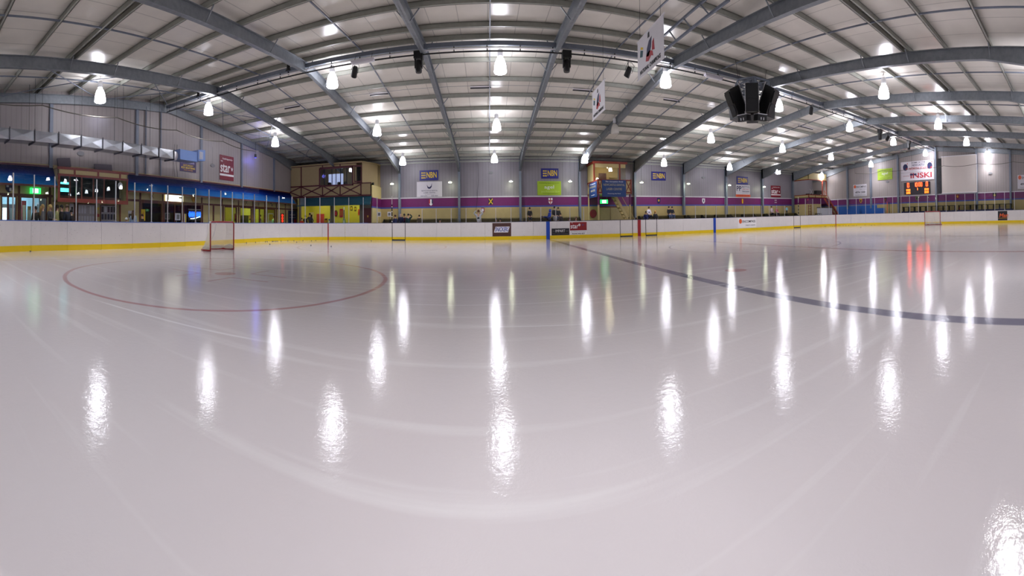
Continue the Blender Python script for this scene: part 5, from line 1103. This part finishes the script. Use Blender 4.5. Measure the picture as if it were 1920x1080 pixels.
MB().box(6.68, 8.12, BY1 - .014, BY1, .23, .515).build('white_strip', m_wht, o); text('PHONE 4962 4577', 'lettering', m_blkp, o, (7.4, DY - .004, .3), .08, 1.1, '-y', bold=.02); text('DELIVERING NEWCASTLE', 'lettering', m_grey, o, (7.4, DY - .004, .43), .05, 1.3, '-y'); MB().prism([(7.75, DY, .8), (7.9, DY, .9), (7.85, DY, .95), (7.7, DY, .92)], (0, -.003, 0)).build('violet_device', mat('violet2', '6a3060', .5), o)
o = sign('board_advert', 24.0, 26.5, .24, 1.08, m_wht, 'white credit union advert with orange ring on the far boards', 'advert', y=BY1, t=.014)
MB().lathe([(.09, 0), (.2, 0), (.2, .005), (.09, .005)], 20, Matrix.Translation((24.3, DY, .82)) @ Matrix.Rotation(pi / 2, 4, 'X')).build('orange_ring_logo', m_orange, o); text('ENCOMPASS', 'lettering', m_blkp, o, (25.45, DY - .004, .78), .2, 1.8, '-y', bold=.01); text('CREDIT UNION', 'lettering', m_grey, o, (25.65, DY - .004, .46), .12, 1.35, '-y')
x = BX1 - .018; o = tag(MB().box(BX1 - .015, BX1, 6.5, 8.0, .24, 1.1).build('board_advert', m_blkp), 'black chocolate advert with red lettering on the right end boards', 'advert'); text('Mars', 'lettering', m_orange, o, (x, 7.25, .68), .36, 1.25, '-x', bold=.03, shear=.2); MB().box(x, x + .003, 6.6, 7.95, .42, .45).build('gold_line', m_orch, o)
# ================================================================== air duct
o = empty('air_duct', (-18.1, 9, 4.6)); x0, x1, z0, z1 = -18.5, -17.6, 4.42, 4.86
k = 0; y = 2.2
while y < 15.2:
    ye = min(y + 1.32, 15.3); s_ = MB(); s_.box(x0, x1, y, ye, z0, z1)
    c = Vector((x1 + .045, (y + ye) / 2, (z0 + z1) / 2)); cor = [Vector((x1, y, z0)), Vector((x1, ye, z0)), Vector((x1, ye, z1)), Vector((x1, y, z1))]
    for i in range(4): s_.add([cor[i], cor[(i + 1) % 4], c], [(0, 1, 2)])
    P(s_, 'duct_section', m_duct, o); P(MB().box(x0 - .03, x1 + .06, ye - .025, ye + .025, z0 - .05, z0).box(x1 + .0, x1 + .05, ye - .02, ye + .02, z0 - .05, z1 + .06), 'support_angle', m_blkp, o)
    if k % 2 == 0: P(MB().tube([(x1 + .03, ye, z0), (x1 + .03, ye, roof(ye) - .03)], .01, 5).tube([(x0, ye, z0), (x0, ye, roof(ye) - .03)], .01, 5), 'hanger_rod', m_wire, o)
    y = ye; k += 1
P(MB().lathe([(.24, 0), (.24, .45)], 18, Matrix.Translation((-17.95, 15.3, 4.66)) @ Matrix.Rotation(-pi / 2, 4, 'X')), 'round_collar', m_white, o)
m_bduct = mat('blue_grey_sheet', '5c74a4', .35, .5)
P(MB().box(-18.4, -17.5, 15.75, 17.3, 4.45, 4.98), 'fan_box', m_bduct, o)
P(MB().prism([(-18.2, 17.3, 4.5), (-17.4, 17.3, 4.5), (-17.4, 17.3, 5.1), (-18.2, 17.3, 5.1)], (.15, .5, .03)), 'outlet_hood', m_bduct, o)
gb = MB()
for i in range(7): gb.box(-17.46 + .05, -17.34 + .05, 17.34 + i * .065, 17.36 + i * .065, 4.6, 5.0)
P(gb, 'outlet_grille', m_alu, o); tag(o, 'long galvanised air duct with grille end hung by the left gable', 'air duct')
# ---- nets above the end boards
m_net = bpy.data.materials.new('net_mesh'); m_net.use_nodes = True; nt = m_net.node_tree; N = nt.nodes; L = nt.links
b_ = N['Principled BSDF']; b_.inputs['Base Color'].default_value = lin('9a9cb4'); tr = N.new('ShaderNodeBsdfTransparent'); ms = N.new('ShaderNodeMixShader'); e_ = NX(nt); tc = N.new('ShaderNodeTexCoord'); sp = N.new('ShaderNodeSeparateXYZ'); L.new(tc.outputs['Object'], sp.inputs[0])
f1 = e_.op('LESS_THAN', e_.op('FRACT', e_.op('MULTIPLY', e_.op('ADD', sp.outputs[1], sp.outputs[2]), 18)), .028); f2 = e_.op('LESS_THAN', e_.op('FRACT', e_.op('MULTIPLY', e_.op('SUBTRACT', sp.outputs[1], sp.outputs[2]), 18)), .028)
L.new(e_.op('MAXIMUM', f1, f2), ms.inputs[0]); L.new(tr.outputs[0], ms.inputs[1]); L.new(b_.outputs[0], ms.inputs[2]); L.new(ms.outputs[0], N['Material Output'].inputs[0])
def net(x, y0, y1, zb, zt, n_, label):
    pts = []
    for i in range(n_ * 6 + 1):
        u = i / 6; f = u - int(u) if i < n_ * 6 else 0; pts.append(Vector((x, y0 + (y1 - y0) * i / (n_ * 6), zt - .9 * .35 * 4 * f * (1 - f) * .5)))
    mb = MB(); mb.add(pts + [Vector((x, p.y, zb)) for p in pts], [(i, i + 1, i + 1 + len(pts), i + len(pts)) for i in range(len(pts) - 1)])
    o = mb.build('safety_net', m_net); MB().tube(pts, .022, 6).build('top_rope', mat('net_rope', '5c5850', .7, noise=0), o)
    for i in range(0, len(pts), 6):
        p = pts[i]; MB().tube([p, (p.x, p.y, roof(p.y) - .25)], .008, 5).build('net_cord', m_wire, o)
    tag(o, label, 'safety net')
net(BX0 - .15, 2.0, 23.5, 2.95, 5.75, 5, 'pale safety net hung above the left end boards'); net(BX1 + .15, 2.0, 27.0, 2.85, 5.6, 6, 'pale safety net hung above the right end boards')
# ================================================================== goals
m_goal = mat('goal_red', '9c1c1c', .35, noise=.05); m_gnet = bpy.data.materials.new('goal_net'); m_gnet.use_nodes = True; nt = m_gnet.node_tree; N = nt.nodes; L = nt.links
b_ = N['Principled BSDF']; b_.inputs['Base Color'].default_value = lin('e8e2d0'); tr = N.new('ShaderNodeBsdfTransparent'); ms = N.new('ShaderNodeMixShader'); e_ = NX(nt); tc = N.new('ShaderNodeTexCoord'); sp = N.new('ShaderNodeSeparateXYZ'); L.new(tc.outputs['Object'], sp.inputs[0])
u = e_.op('ADD', sp.outputs[0], sp.outputs[1])
f1 = e_.op('LESS_THAN', e_.op('FRACT', e_.op('MULTIPLY', e_.op('ADD', u, sp.outputs[2]), 22)), .3); f2 = e_.op('LESS_THAN', e_.op('FRACT', e_.op('MULTIPLY', e_.op('SUBTRACT', u, sp.outputs[2]), 22)), .3)
L.new(e_.op('MAXIMUM', f1, f2), ms.inputs[0]); L.new(tr.outputs[0], ms.inputs[1]); L.new(b_.outputs[0], ms.inputs[2]); L.new(ms.outputs[0], N['Material Output'].inputs[0])
def goal(x, y, rz, label):
    """Goal mouth along local y, depth towards local -x."""
    o = empty('hockey_goal', (x, y, 0), rz); W_, H_, D_ = .93, 1.22, 1.1
    fr_ = MB(); fr_.tube([(0, -W_, 0), (0, -W_, H_ - .08), (0, -W_ + .08, H_), (0, W_ - .08, H_), (0, W_, H_ - .08), (0, W_, 0)], .034, 10); fr_.build('goal_posts', m_goal, o, smooth=True)
    bs = MB(); bs.tube([(0, -W_, .03), (-.5, -W_ + .0, .03), (-.9, -W_ * .7, .03), (-D_, -W_ * .3, .03), (-D_, W_ * .3, .03), (-.9, W_ * .7, .03), (-.5, W_, .03), (0, W_, .03)], .032, 8); bs.build('base_frame', m_goal, o)
    t_ = MB(); t_.tube([(0, -W_ + .06, H_), (-.35, -W_ * .7, H_), (-.42, 0, H_), (-.35, W_ * .7, H_), (0, W_ - .06, H_)], .02, 8).tube([(-.42, 0, H_), (-.6, 0, .7), (-D_, 0, .05)], .02, 8); t_.build('rear_frame', m_white, o)
    top = [Vector(v) for v in ((0, -W_, H_), (-.35, -W_ * .7, H_), (-.42, 0, H_), (-.35, W_ * .7, H_), (0, W_, H_))]; bot = [Vector(v) for v in ((0, -W_, .04), (-.7, -W_ * .9, .04), (-D_, 0, .04), (-.7, W_ * .9, .04), (0, W_, .04))]
    n_ = MB(); rows_ = []; K = 6
    for r in range(K + 1):
        f = r / K; rows_.append([t.lerp(b, f) + Vector((.12 * sin(pi * f) * (1 if i in (1, 2, 3) else 0), 0, 0)) for i, (t, b) in enumerate(zip(top, bot))])
    vs = [v for r in rows_ for v in r]; n_.add(vs, [(r * 5 + c, r * 5 + c + 1, (r + 1) * 5 + c + 1, (r + 1) * 5 + c) for r in range(K) for c in range(4)]); n_.add(top, [(0, 1, 2, 3, 4)])
    n_.build('netting', m_gnet, o)
    sk = MB()
    for i in range(4):
        a, b = bot[i], bot[i + 1]; m_ = a.lerp(b, .5); sk.add([a + Vector((.02, 0, 0)), b + Vector((.02, 0, 0)), b + Vector((.05, 0, .12)), m_ + Vector((.1, 0, .22 if i % 2 else .16)), a + Vector((.05, 0, .1))], [(0, 1, 2, 3, 4)])
    sk.build('net_skirt', mat('canvas_skirt', 'd8d4c8', .8), o); tag(o, label, 'hockey goal')
goal(-12.9, 14.65, 0, 'red framed hockey goal at the left end of the rink'); goal(38.7, 14.95, pi, 'red framed hockey goal at the far right end of the rink')
# pucks
pk = None
def puck(px, py, lb, grp):
    global pk
    p = on(px, py, Z=.0); p.z = 0
    c = Vector((max(BX0 + .25, min(BX1 - .25, p.x)), min(BY1 - .25, p.y), .001))
    # keep inside the rounded corners
    for cx_ in (BX0 + BR, BX1 - BR):
        d = Vector((c.x - cx_, c.y - (BY1 - BR), 0))
        if (d.x < 0) == (cx_ < 0) and d.y > 0 and d.length > BR - .2 and ((cx_ < 0 and d.x < 0) or (cx_ > 0 and d.x > 0)): d *= (BR - .2) / d.length; c = Vector((cx_ + d.x, BY1 - BR + d.y, .001))
    if pk is None: pk = MB().lathe([(.0, 0), (.036, 0), (.038, .004), (.038, .022), (.036, .0254), (0, .0254)], 16).build('hockey_puck', m_black); o = pk
    else: o = pk.copy(); COL.objects.link(o)
    o.location = c; tag(o, lb, 'puck', grp)
puck(57, 471.5, 'black puck on the ice near the left edge', 'hockey pucks')
lp = [(455, 455), (464, 453.5), (491, 452.5), (496, 453), (499, 452), (503, 452), (507, 451.7), (510, 452), (513, 451.7), (506, 458), (521, 451.5), (533, 451), (551, 451.5), (556, 454), (568, 451.2), (583, 460), (584, 451.5), (592, 451), (621, 462), (696, 451.5)]
for i, (a, b) in enumerate(lp): puck(a, b, '%s puck from the left in the scatter right of the left goal' % nth(i), 'pucks scattered right of the left goal')
rp = [(1543, 424), (1546, 424.3), (1554, 423.6), (1561, 424.2), (1562, 423.3), (1572, 423.2), (1575, 423.5), (1580, 422.9), (1586, 423.4), (1591, 422.7), (1598, 422.6), (1601, 422.3), (1606, 422.4), (1614, 426.2), (1622, 421.9), (1634, 422.9), (1640, 422.2)]
for i, (a, b) in enumerate(rp): puck(a, b, '%s puck from the left in the scatter near the right far corner' % nth(i), 'pucks scattered near the right far corner')
# hanging cables on the walls
for px, a, b, pl, lb in ((151, 290, 312, 'x', 0),): pass
def cable(pts, lb): tag(MB().tube(pts, .012, 5).build('wall_cable', m_wire), lb, 'cable')
cable([(on(896, 300, Y=WY - .08).x, WY - .05, 5.8), (on(897, 340, Y=WY).x, WY - .05, 4.4), (on(895, 370, Y=WY).x, WY - .05, 3.1), (on(892, 398, Y=WY).x, WY - .05, 1.9)], 'thin dark cable running down the far wall left of the central column')
for px in (326, 331): y = on(px, 320, X=XL).y; cable([(XL + .06, y, 5.6), (XL + .08, y - .1, 4.6), (XL + .06, y + .05, 3.75)], 'dark cable hanging down to the awning below the duct, %s one' % ('left' if px == 326 else 'right'))
for px in (272, 300): 
    y = on(px, 250, X=XL).y; tag(MB().tube([(XL + .1, y, 3.72), (XL + .1, y, roof(y) - .4)], .05, 8).build('wall_pipe', m_steel2), 'grey vertical pipe on the left gable behind the duct, %s one' % ('left' if px == 272 else 'right'), 'pipe')
# signs on stands and frames in front of the far wall
for px, z, lb in ((711, 1.85, 'white notice on a stand in the corner left of the striped post'), (730, 1.85, 'white notice beside the striped post')):
    p = on(px, 405, Y=33.0); o = MB().box(p.x - .17, p.x + .17, 32.98, 33.0, 1.65, 2.0).build('notice_stand', m_white); MB().tube([(p.x, 33.02, FZ), (p.x, 33.02, 1.66)], .015, 6).build('stand_pole', m_black, o); MB().box(p.x - .1, p.x + .1, 32.97, 32.98, 1.72, 1.93).build('printed_panel', m_grey, o); tag(o, lb, 'notice')
p = on(905, 395.5, Y=35.3); o = MB().box(p.x - .17, p.x + .17, WY - .05, WY - .012, 1.95, 2.28).build('framed_notice', m_dred); MB().box(p.x - .1, p.x + .1, WY - .06, WY - .05, 2.0, 2.22).build('notice_sheet', m_pale, o); tag(o, 'small dark red framed notice beside the standing person', 'notice')
# small white junction boxes on columns
# red team banner stand in the far left shop front
# ================================================================== people
m_eye = mat('dark_eye', '1a1412', .3, noise=0); m_mouth = mat('lip', '8c4a40', .5, noise=0)
SKIN = {'light': mat('skin_light', 'd8a890', .55, noise=.02), 'tan': mat('skin_tan', 'b8846a', .55, noise=.02)}
eye_me = None
def skin_obj(name, nodes, edges, m, parent, sub=1):
    """nodes: list of (co, radius); grown with a skin modifier rooted at the first one."""
    me = bpy.data.meshes.new(name); me.from_pydata([n[0] for n in nodes], edges, []); me.materials.append(m)
    o = bpy.data.objects.new(name, me); COL.objects.link(o); o.parent = parent
    md = o.modifiers.new('grow', 'SKIN'); md.use_smooth_shade = True
    lay = me.skin_vertices[0].data
    for i, n in enumerate(nodes):
        r = n[1]; lay[i].radius = (r, r) if not isinstance(r, tuple) else r; lay[i].use_root = (i == 0)
    ms_ = o.modifiers.new('smooth', 'SUBSURF'); ms_.levels = sub; ms_.render_levels = sub
    return o
def V(*a): return Vector(a)
def person(label, x, y, z0, rz, pose='stand', H=1.7, top='navy', bottom='2c3040', hair='2a1c14', skin='light', longhair=False, arms=None, hood=False, vest=None, hat=None, lean=0.0, grp=None):
    """Local frame: the person looks along +y, x is their left-to-right axis, origin at the feet (standing) or below the seat (sitting)."""
    s = H / 1.75; o = empty('person', (x, y, z0), rz); sk = SKIN[skin]
    if pose == 'sit': pel = V(0, 0, .46); knee = lambda d: V(.11 * d, .42, .5); ank = lambda d: V(.12 * d, .46, .1); toe = lambda d: V(.13 * d, .62, .04)
    elif pose == 'lounge': pel = V(0, 0, .3); knee = lambda d: V(.1 * d, .5, .5); ank = lambda d: V(.1 * d, .9, .45); toe = lambda d: V(.12 * d, .98, .6)
    elif pose == 'stride': pel = V(0, 0, .93); knee = lambda d: V(.1 * d, .16 * d + .08, .5); ank = lambda d: V(.1 * d, .22 * d, .1); toe = lambda d: V(.1 * d, .22 * d + .16, .04)
    else: pel = V(0, 0, .95); knee = lambda d: V(.11 * d, .03, .5); ank = lambda d: V(.12 * d, 0, .1); toe = lambda d: V(.14 * d, .15, .04)
    up = V(0, sin(lean), cos(lean)); up2 = V(0, sin(lean * .6), cos(lean * .6))
    sp_ = pel + up * .18; ch = pel + up * .42; nk = pel + up * .57; hd = nk + up2 * .13 + V(0, .015, 0); cr = hd + up2 * .09
    sh = lambda d: pel + up * .5 + V(.17 * d, 0, 0)
    default = {'down': (lambda d: sh(d) + V(.06 * d, -.03, -.28), lambda d: sh(d) + V(.07 * d, .08, -.52)),
               'front': (lambda d: sh(d) + V(.05 * d, .05, -.27), lambda d: sh(d) + V(-.06 * d, .26, -.3)),
               'lap': (lambda d: sh(d) + V(.06 * d, .08, -.25), lambda d: sh(d) + V(-.05 * d, .3, -.38)),
               'up': (lambda d: sh(d) + V(.2 * d, .02, .12), lambda d: sh(d) + V(-.03 * d, .05, .32)),
               'hips': (lambda d: sh(d) + V(.2 * d, -.06, -.24), lambda d: sh(d) + V(.02 * d, .06, -.42)),
               'face': (lambda d: sh(d) + V(.06 * d, .12, -.22), lambda d: sh(d) + V(-.08 * d, .22, .05))}
    ar = arms or ('lap' if pose in ('sit', 'lounge') else 'down')
    el, wr = default[ar if isinstance(ar, str) else ar[0]]
    el2, wr2 = default[ar if isinstance(ar, str) else ar[1]]
    E = lambda d: (el if d < 0 else el2)(d); W = lambda d: (wr if d < 0 else wr2)(d)
    n = []; e = []
    def add(co, r, par=None):
        n.append((tuple(co * s), (r if isinstance(r, tuple) else (r, r)) and tuple(q * s for q in (r if isinstance(r, tuple) else (r, r))))); i = len(n) - 1
        if par is not None: e.append((par, i))
        return i
    a = add(pel, .12); b = add(sp_, .11, a); c = add(ch, .125, b); k = add(nk, .052, c); j = add(nk + (hd - nk) * .35 + V(0, .01, 0), .055, k); h_ = add(hd, (.078, .095), j); add(cr, (.066, .08), h_)
    add(hd + V(0, .105, -.012), .014, h_)
    for d in (-1, 1):
        i = add(pel + V(.1 * d, 0, -.05), .085, a); i2 = add(knee(d), .055, i); i3 = add(ank(d), .038, i2); add(toe(d), .035, i3)
        i = add(sh(d), .055, c); i2 = add(E(d), .04, i); i3 = add(W(d), .027, i2)
        dirn = (W(d) - E(d)).normalized(); side = dirn.cross(V(0, 0, 1)); side = side.normalized() if side.length > .1 else V(1, 0, 0)
        pm = add(W(d) + dirn * .06, (.034, .018), i3)
        for f, (off, ln) in enumerate(((-.03, .07), (-.01, .085), (.011, .08), (.031, .062))):
            f1 = add(W(d) + dirn * .1 + side * off, .0085, pm); f2 = add(W(d) + dirn * (.1 + ln * .55) + side * off - V(0, 0, .008), .008, f1); add(W(d) + dirn * (.1 + ln * .85) + side * off - V(0, 0, .028), .0075, f2)
        t1 = add(W(d) + dirn * .035 - side * .045 * d, .01, i3); add(W(d) + dirn * .085 - side * .06 * d, .009, t1)
    skin_obj('body', n, e, sk, o)
    # jacket
    mt = mat('cloth_' + top, {'navy': '1a2244'}.get(top, top), .8, noise=.1, scale=12); n = []; e = []
    a = add(pel + up * -.03, .145); b = add(sp_, .14, a); c = add(ch, .15, b); add(nk - up * .03, .075, c)
    for d in (-1, 1): i = add(sh(d), .075, c); i2 = add(E(d), .058, i); add(W(d) - (W(d) - E(d)) * .06, .045, i2)
    jk = skin_obj('jacket', n, e, mt, o)
    if vest: 
        n = []; e = []; a = add(sp_ + V(0, .01, 0), .15); b = add(ch + V(0, .015, 0), .155, a); skin_obj('vest', n, e, mat('cloth_' + vest, vest, .8, noise=.1, scale=12), o)
    mb_ = mat('cloth_' + bottom, bottom, .8, noise=.1, scale=12); n = []; e = []
    a = add(pel, .14)
    for d in (-1, 1): i = add(pel + V(.1 * d, .0, -.06), .105, a); i2 = add(knee(d), .075, i); add(ank(d) + (knee(d) - ank(d)) * .12, .06, i2)
    skin_obj('trousers', n, e, mb_, o)
    for d in (-1, 1): n = []; e = []; a = add(ank(d) + V(0, -.02, -.03), .05); add(toe(d), .043, a); skin_obj('shoe', n, e, m_black, o)
    # hair
    hm = mat('hair_' + hair, hair if hair != 'none' else '404040', .8, noise=.15, scale=30); c0 = hd + up2 * .035 + V(0, -.018, 0)
    if hair != 'none':
        T = Matrix.Translation(c0 * s) @ Matrix.Diagonal((.098 * s, .112 * s, .118 * s, 1)) @ Matrix.Rotation(radians(-28), 4, 'X')
        hb = MB().lathe([(cos(q), sin(q)) for q in [radians(v) for v in (-12, 10, 30, 50, 70, 89)]], 16, T)
        if longhair: hb.tube([(c0 + V(0, -.05, 0)) * s, (c0 + V(0, -.085, -.1)) * s, (nk + V(0, -.1, -.06)) * s, (nk + V(0, -.11, -.22)) * s], [.085 * s, .09 * s, .085 * s, .05 * s], 12)
        hb.build('hair', hm, o, smooth=True)
    if hood: MB().lathe([(.0, .15), (.09, .13), (.13, .05), (.135, -.05), (.1, -.13)], 14, Matrix.Translation((hd + V(0, -.035, .0)) * s) @ Matrix.Scale(s, 4)).build('hood', mt, o, smooth=True)
    if hat: MB().lathe([(.0, .12), (.06, .115), (.105, .06), (.115, .0), (.118, -.03)], 14, Matrix.Translation((hd + V(0, -.01, .035)) * s) @ Matrix.Scale(s, 4)).build('hat', mat('hat_' + hat, hat, .7, noise=.05), o, smooth=True)
    for d in (-1, 1):
        MB().lathe([(0, -.011), (.009, -.006), (.012, 0), (.009, .006), (0, .011)], 8, Matrix.Translation((hd + V(.031 * d, .088, .018)) * s) @ Matrix.Scale(s, 4)).build('eye', m_eye, o)
        MB().lathe([(0, -.028), (.012, -.02), (.015, .0), (.012, .02), (0, .03)], 8, Matrix.Translation((hd + V(.083 * d, 0, 0)) * s) @ Matrix.Scale(s, 4)).build('ear', sk, o)
    MB().box(-.022, .022, .0, .008, -.004, .004, 0, Matrix.Translation((hd + V(0, .088, -.048)) * s) @ Matrix.Scale(s, 4)).build('mouth', m_mouth, o)
    tag(o, label, 'person', grp); return o
def pl(px, x=-18.1): return on(px, 395, X=x).y
U = pi                     # rz = pi looks towards the rink from the far wall (-y); rz = -pi/2 looks towards +x
person('person in dark coat at the door, half hidden by a glass post', -18.5, pl(67, -18.5), FZ, -2.2, H=1.66, top='16161c', bottom='1c1c22', hair='1a1410')
person('person in grey hooded jacket with blonde ponytail, turned away', -17.8, pl(80, -17.8), FZ, -.2, H=1.72, top='6c6c70', bottom='2c2c34', hair='a08048', longhair=True, hood=False)
person('blonde person in black and grey patterned top', -18.3, pl(94, -18.3), FZ, -.9, H=1.74, top='4c4c54', bottom='24242c', hair='c8a868', arms='front', longhair=True)
person('dark haired person in pale yellow green top behind a glass post', -18.9, pl(107, -18.9), FZ, -.5, H=1.76, top='b4b078', bottom='3c3830', hair='281410', longhair=True)
person('black haired person in black, facing a friend in navy', -18.1, pl(115.5, -18.1), FZ, -.7, H=1.74, top='121218', bottom='15151a', hair='0e0a0a', arms='front')
person('short haired person in large navy jacket seen from behind', -17.3, pl(125.5, -17.3), FZ, 1.9, H=1.72, top='141c34', bottom='181c28', hair='5c483c')
person('person in black jacket with red edging beside the pale notice board', -18.4, pl(134, -18.4), FZ, 2.2, H=1.55, top='1c1018', bottom='181818', hair='1c1412')
person('child in a white helmet and blue jacket below the red pipe', -18.0, pl(237, -18.0), FZ, -1.3, H=1.25, top='1c2c7c', bottom='20242c', hair='none', hat='e0e0e4')
person('person in light blue hooded top with a brown ponytail', -17.9, pl(250, -17.9), FZ, .5, H=1.6, top='9cb0c8', bottom='2c3440', hair='4c3424', hood=False, longhair=True)
person('brown haired person bent at the dark shop window', -18.4, pl(267, -18.4), FZ, -.2, H=1.45, top='2c2024', bottom='20181c', hair='4a2c1c')
person('customer with dark hair seen through the glass door', -20.6, on(488, 400, X=-20.6).y, FZ, -1.2, H=1.68, top='5c5448', bottom='2c2c2c', hair='14100e')
person('person in pale green top seen through the bright window', -20.8, on(513, 400, X=-20.8).y, FZ, -1.4, H=1.6, top='8cd0b0', bottom='2c3c3c', hair='3c2c20')
person('person in red-orange jacket at the entrance of the yellow shop', on(566, 400, Y=31.6).x, 31.6, FZ, .3, H=1.45, top='d0401c', bottom='3c2020', hair='5c2c18')
person('person in black standing in the yellow shop entrance', on(572.5, 400, Y=31.9).x, 31.9, FZ, .2, H=1.66, top='141420', bottom='1c1c24', hair='100c0a')
person('person in dark grey jacket with hands on hips at the yellow shop', on(581, 400, Y=31.3).x, 31.3, FZ, .1, H=1.8, top='34343c', bottom='20242c', hair='181010', arms='hips')
def far(px, py, label, seat=None, yy=None, **k):
    """seat 0/1/2 = bench tier, None = standing on the walkway."""
    if seat is None: y = yy or 31.6; z = FZ; k.setdefault('pose', 'stand')
    else: y, z = ((33.2, .62), (33.95, 1.05), (34.75, 1.48))[seat]; z -= .46 * k.get('H', 1.7) / 1.75; k.setdefault('pose', 'sit')
    rz = k.pop('rz', U); p = on(px, py, Y=y); person(label, p.x, y, z, rz, **k)
far(741, 403, 'person in dark blue jacket with white bands behind the striped post', H=1.62, top='2c3460', bottom='20242c', hair='3c1c1c', rz=U - .4, arms='front')
far(751.5, 399, 'broad person in navy jacket with shaved head at the left gate', H=1.74, top='121c44', bottom='141830', hair='none', rz=.3)
far(758, 400, 'dark haired person in maroon top facing the rink at the left gate', H=1.7, top='401828', bottom='1c1c24', hair='100c0c', yy=32.1)
far(765.5, 400, 'person in dark green coat with one arm raised at the left gate', H=1.68, top='143840', bottom='18242c', hair='14181a', rz=.5, arms=('down', 'up'))
far(786, 403, 'dark curly haired head low behind the glass right of the left gate', 1, H=1.5, top='3c3428', bottom='2c2820', hair='1c140e', yy=None)
far(825, 402, 'long dark haired person in black and white jacket on the low bench', 0, H=1.72, top='1c1c28', bottom='16161c', hair='140e0c', longhair=True, vest='c8c8d0')
far(897, 392, 'person in black vest and white sleeves with hands on head', H=1.88, top='c8c8d0', vest='101018', bottom='101014', hair='6c3c24', arms='up')
far(930.5, 402, 'person in black coat with dark hair above the brown advert', 0, H=1.75, top='0e0e14', bottom='101014', hair='0c0a0a')
far(938, 403, 'person in dark brown coat with pinkish face beside the black coat', 0, H=1.68, top='1c1614', bottom='141210', hair='2c201c', skin='light')
far(993, 388, 'person in dark coat sitting high on the top bench alone', 2, H=1.62, top='10121a', bottom='282c34', hair='100c0c', lean=.1)
far(1030, 388, 'person in bright blue hooded jacket leaning with legs stretched out', 2, H=1.6, top='1c3cb0', bottom='1c2c6c', hair='none', hood=True, rz=U - 1.2, pose='lounge', lean=-.1)
far(1039.5, 386, 'person in black shirt with grey trousers sitting on the top bench', 2, H=1.74, top='14141c', bottom='8c8890', hair='1c1418', vest='0e0e14', arms='lap')
far(1046.5, 387, 'person in black jacket at the right of the group on the top bench', 2, H=1.6, top='18141c', bottom='1c2444', hair='100c0c')
far(1051, 401, 'child in dark brown jacket in front of the bench group', 1, H=1.5, top='281c1c', bottom='181c20', hair='20140e')
far(1067, 402, 'child in red top sitting low beside a glass post', 0, H=1.62, top='b01c24', bottom='7c1820', hair='3c1c14', yy=None)
far(1080, 399, 'person in blue and white hooded jacket beside the wall column', 0, H=1.78, top='1c2c84', bottom='202c4c', hair='5c3c30', vest='2c3c94')
far(1180, 403, 'dark haired person in black at the foot of the booth stairs', 0, H=1.6, top='100e14', bottom='14121a', hair='0c0808')
far(1192, 404, 'person with reddish face slouched right of the dark column', 0, H=1.5, top='1c141c', bottom='181820', hair='401820', skin='tan', lean=.2)
far(1201, 399, 'person in bright blue team jacket bent forward on the bench', 0, H=1.6, top='142a84', bottom='101440', hair='10143c', rz=U + 1.2, lean=.6)
far(1211, 392, 'long dark haired person in blue top with bare arms', 1, H=1.66, top='16205c', bottom='10101c', hair='100c14', longhair=True, arms='lap', rz=U - .5)
far(1216.5, 388, 'person in white and violet team jersey on the upper bench', 2, H=1.58, top='d0cce0', vest='3c2c74', bottom='1c1c3c', hair='281418')
far(1221.5, 403, 'child in turquoise top below the jersey wearer', 0, H=1.45, top='2088a0', bottom='202c3c', hair='18100e')
far(1228.5, 390, 'blonde person in black jacket and jeans on the bench', 1, H=1.74, top='14121c', bottom='1c2448', hair='b88c4c', longhair=True)
far(1254, 385, 'dark haired person in black with pale jeans high on the bench, left of pair', 2, H=1.62, top='14141e', bottom='4c5c80', hair='180c1c')
far(1260, 386, 'person in dark jacket and jeans high on the bench, right of pair', 2, H=1.58, top='1a1c2c', bottom='3c4c70', hair='1c1024')
far(1446.5, 386, 'person in pinkish grey top and dark trousers on the right benches', 2, H=1.62, top='b09ca8', bottom='141420', hair='3c1820')
far(1456, 388, 'person in pink top sitting on the right benches', 2, H=1.5, top='b03c60', bottom='181420', hair='20140e')
far(1475, 383, 'person in light blue top standing on the bench near the right booth', 2, pose='stand', H=1.0, top='7cc0dc', bottom='10303c', hair='101820', rz=U - .6)
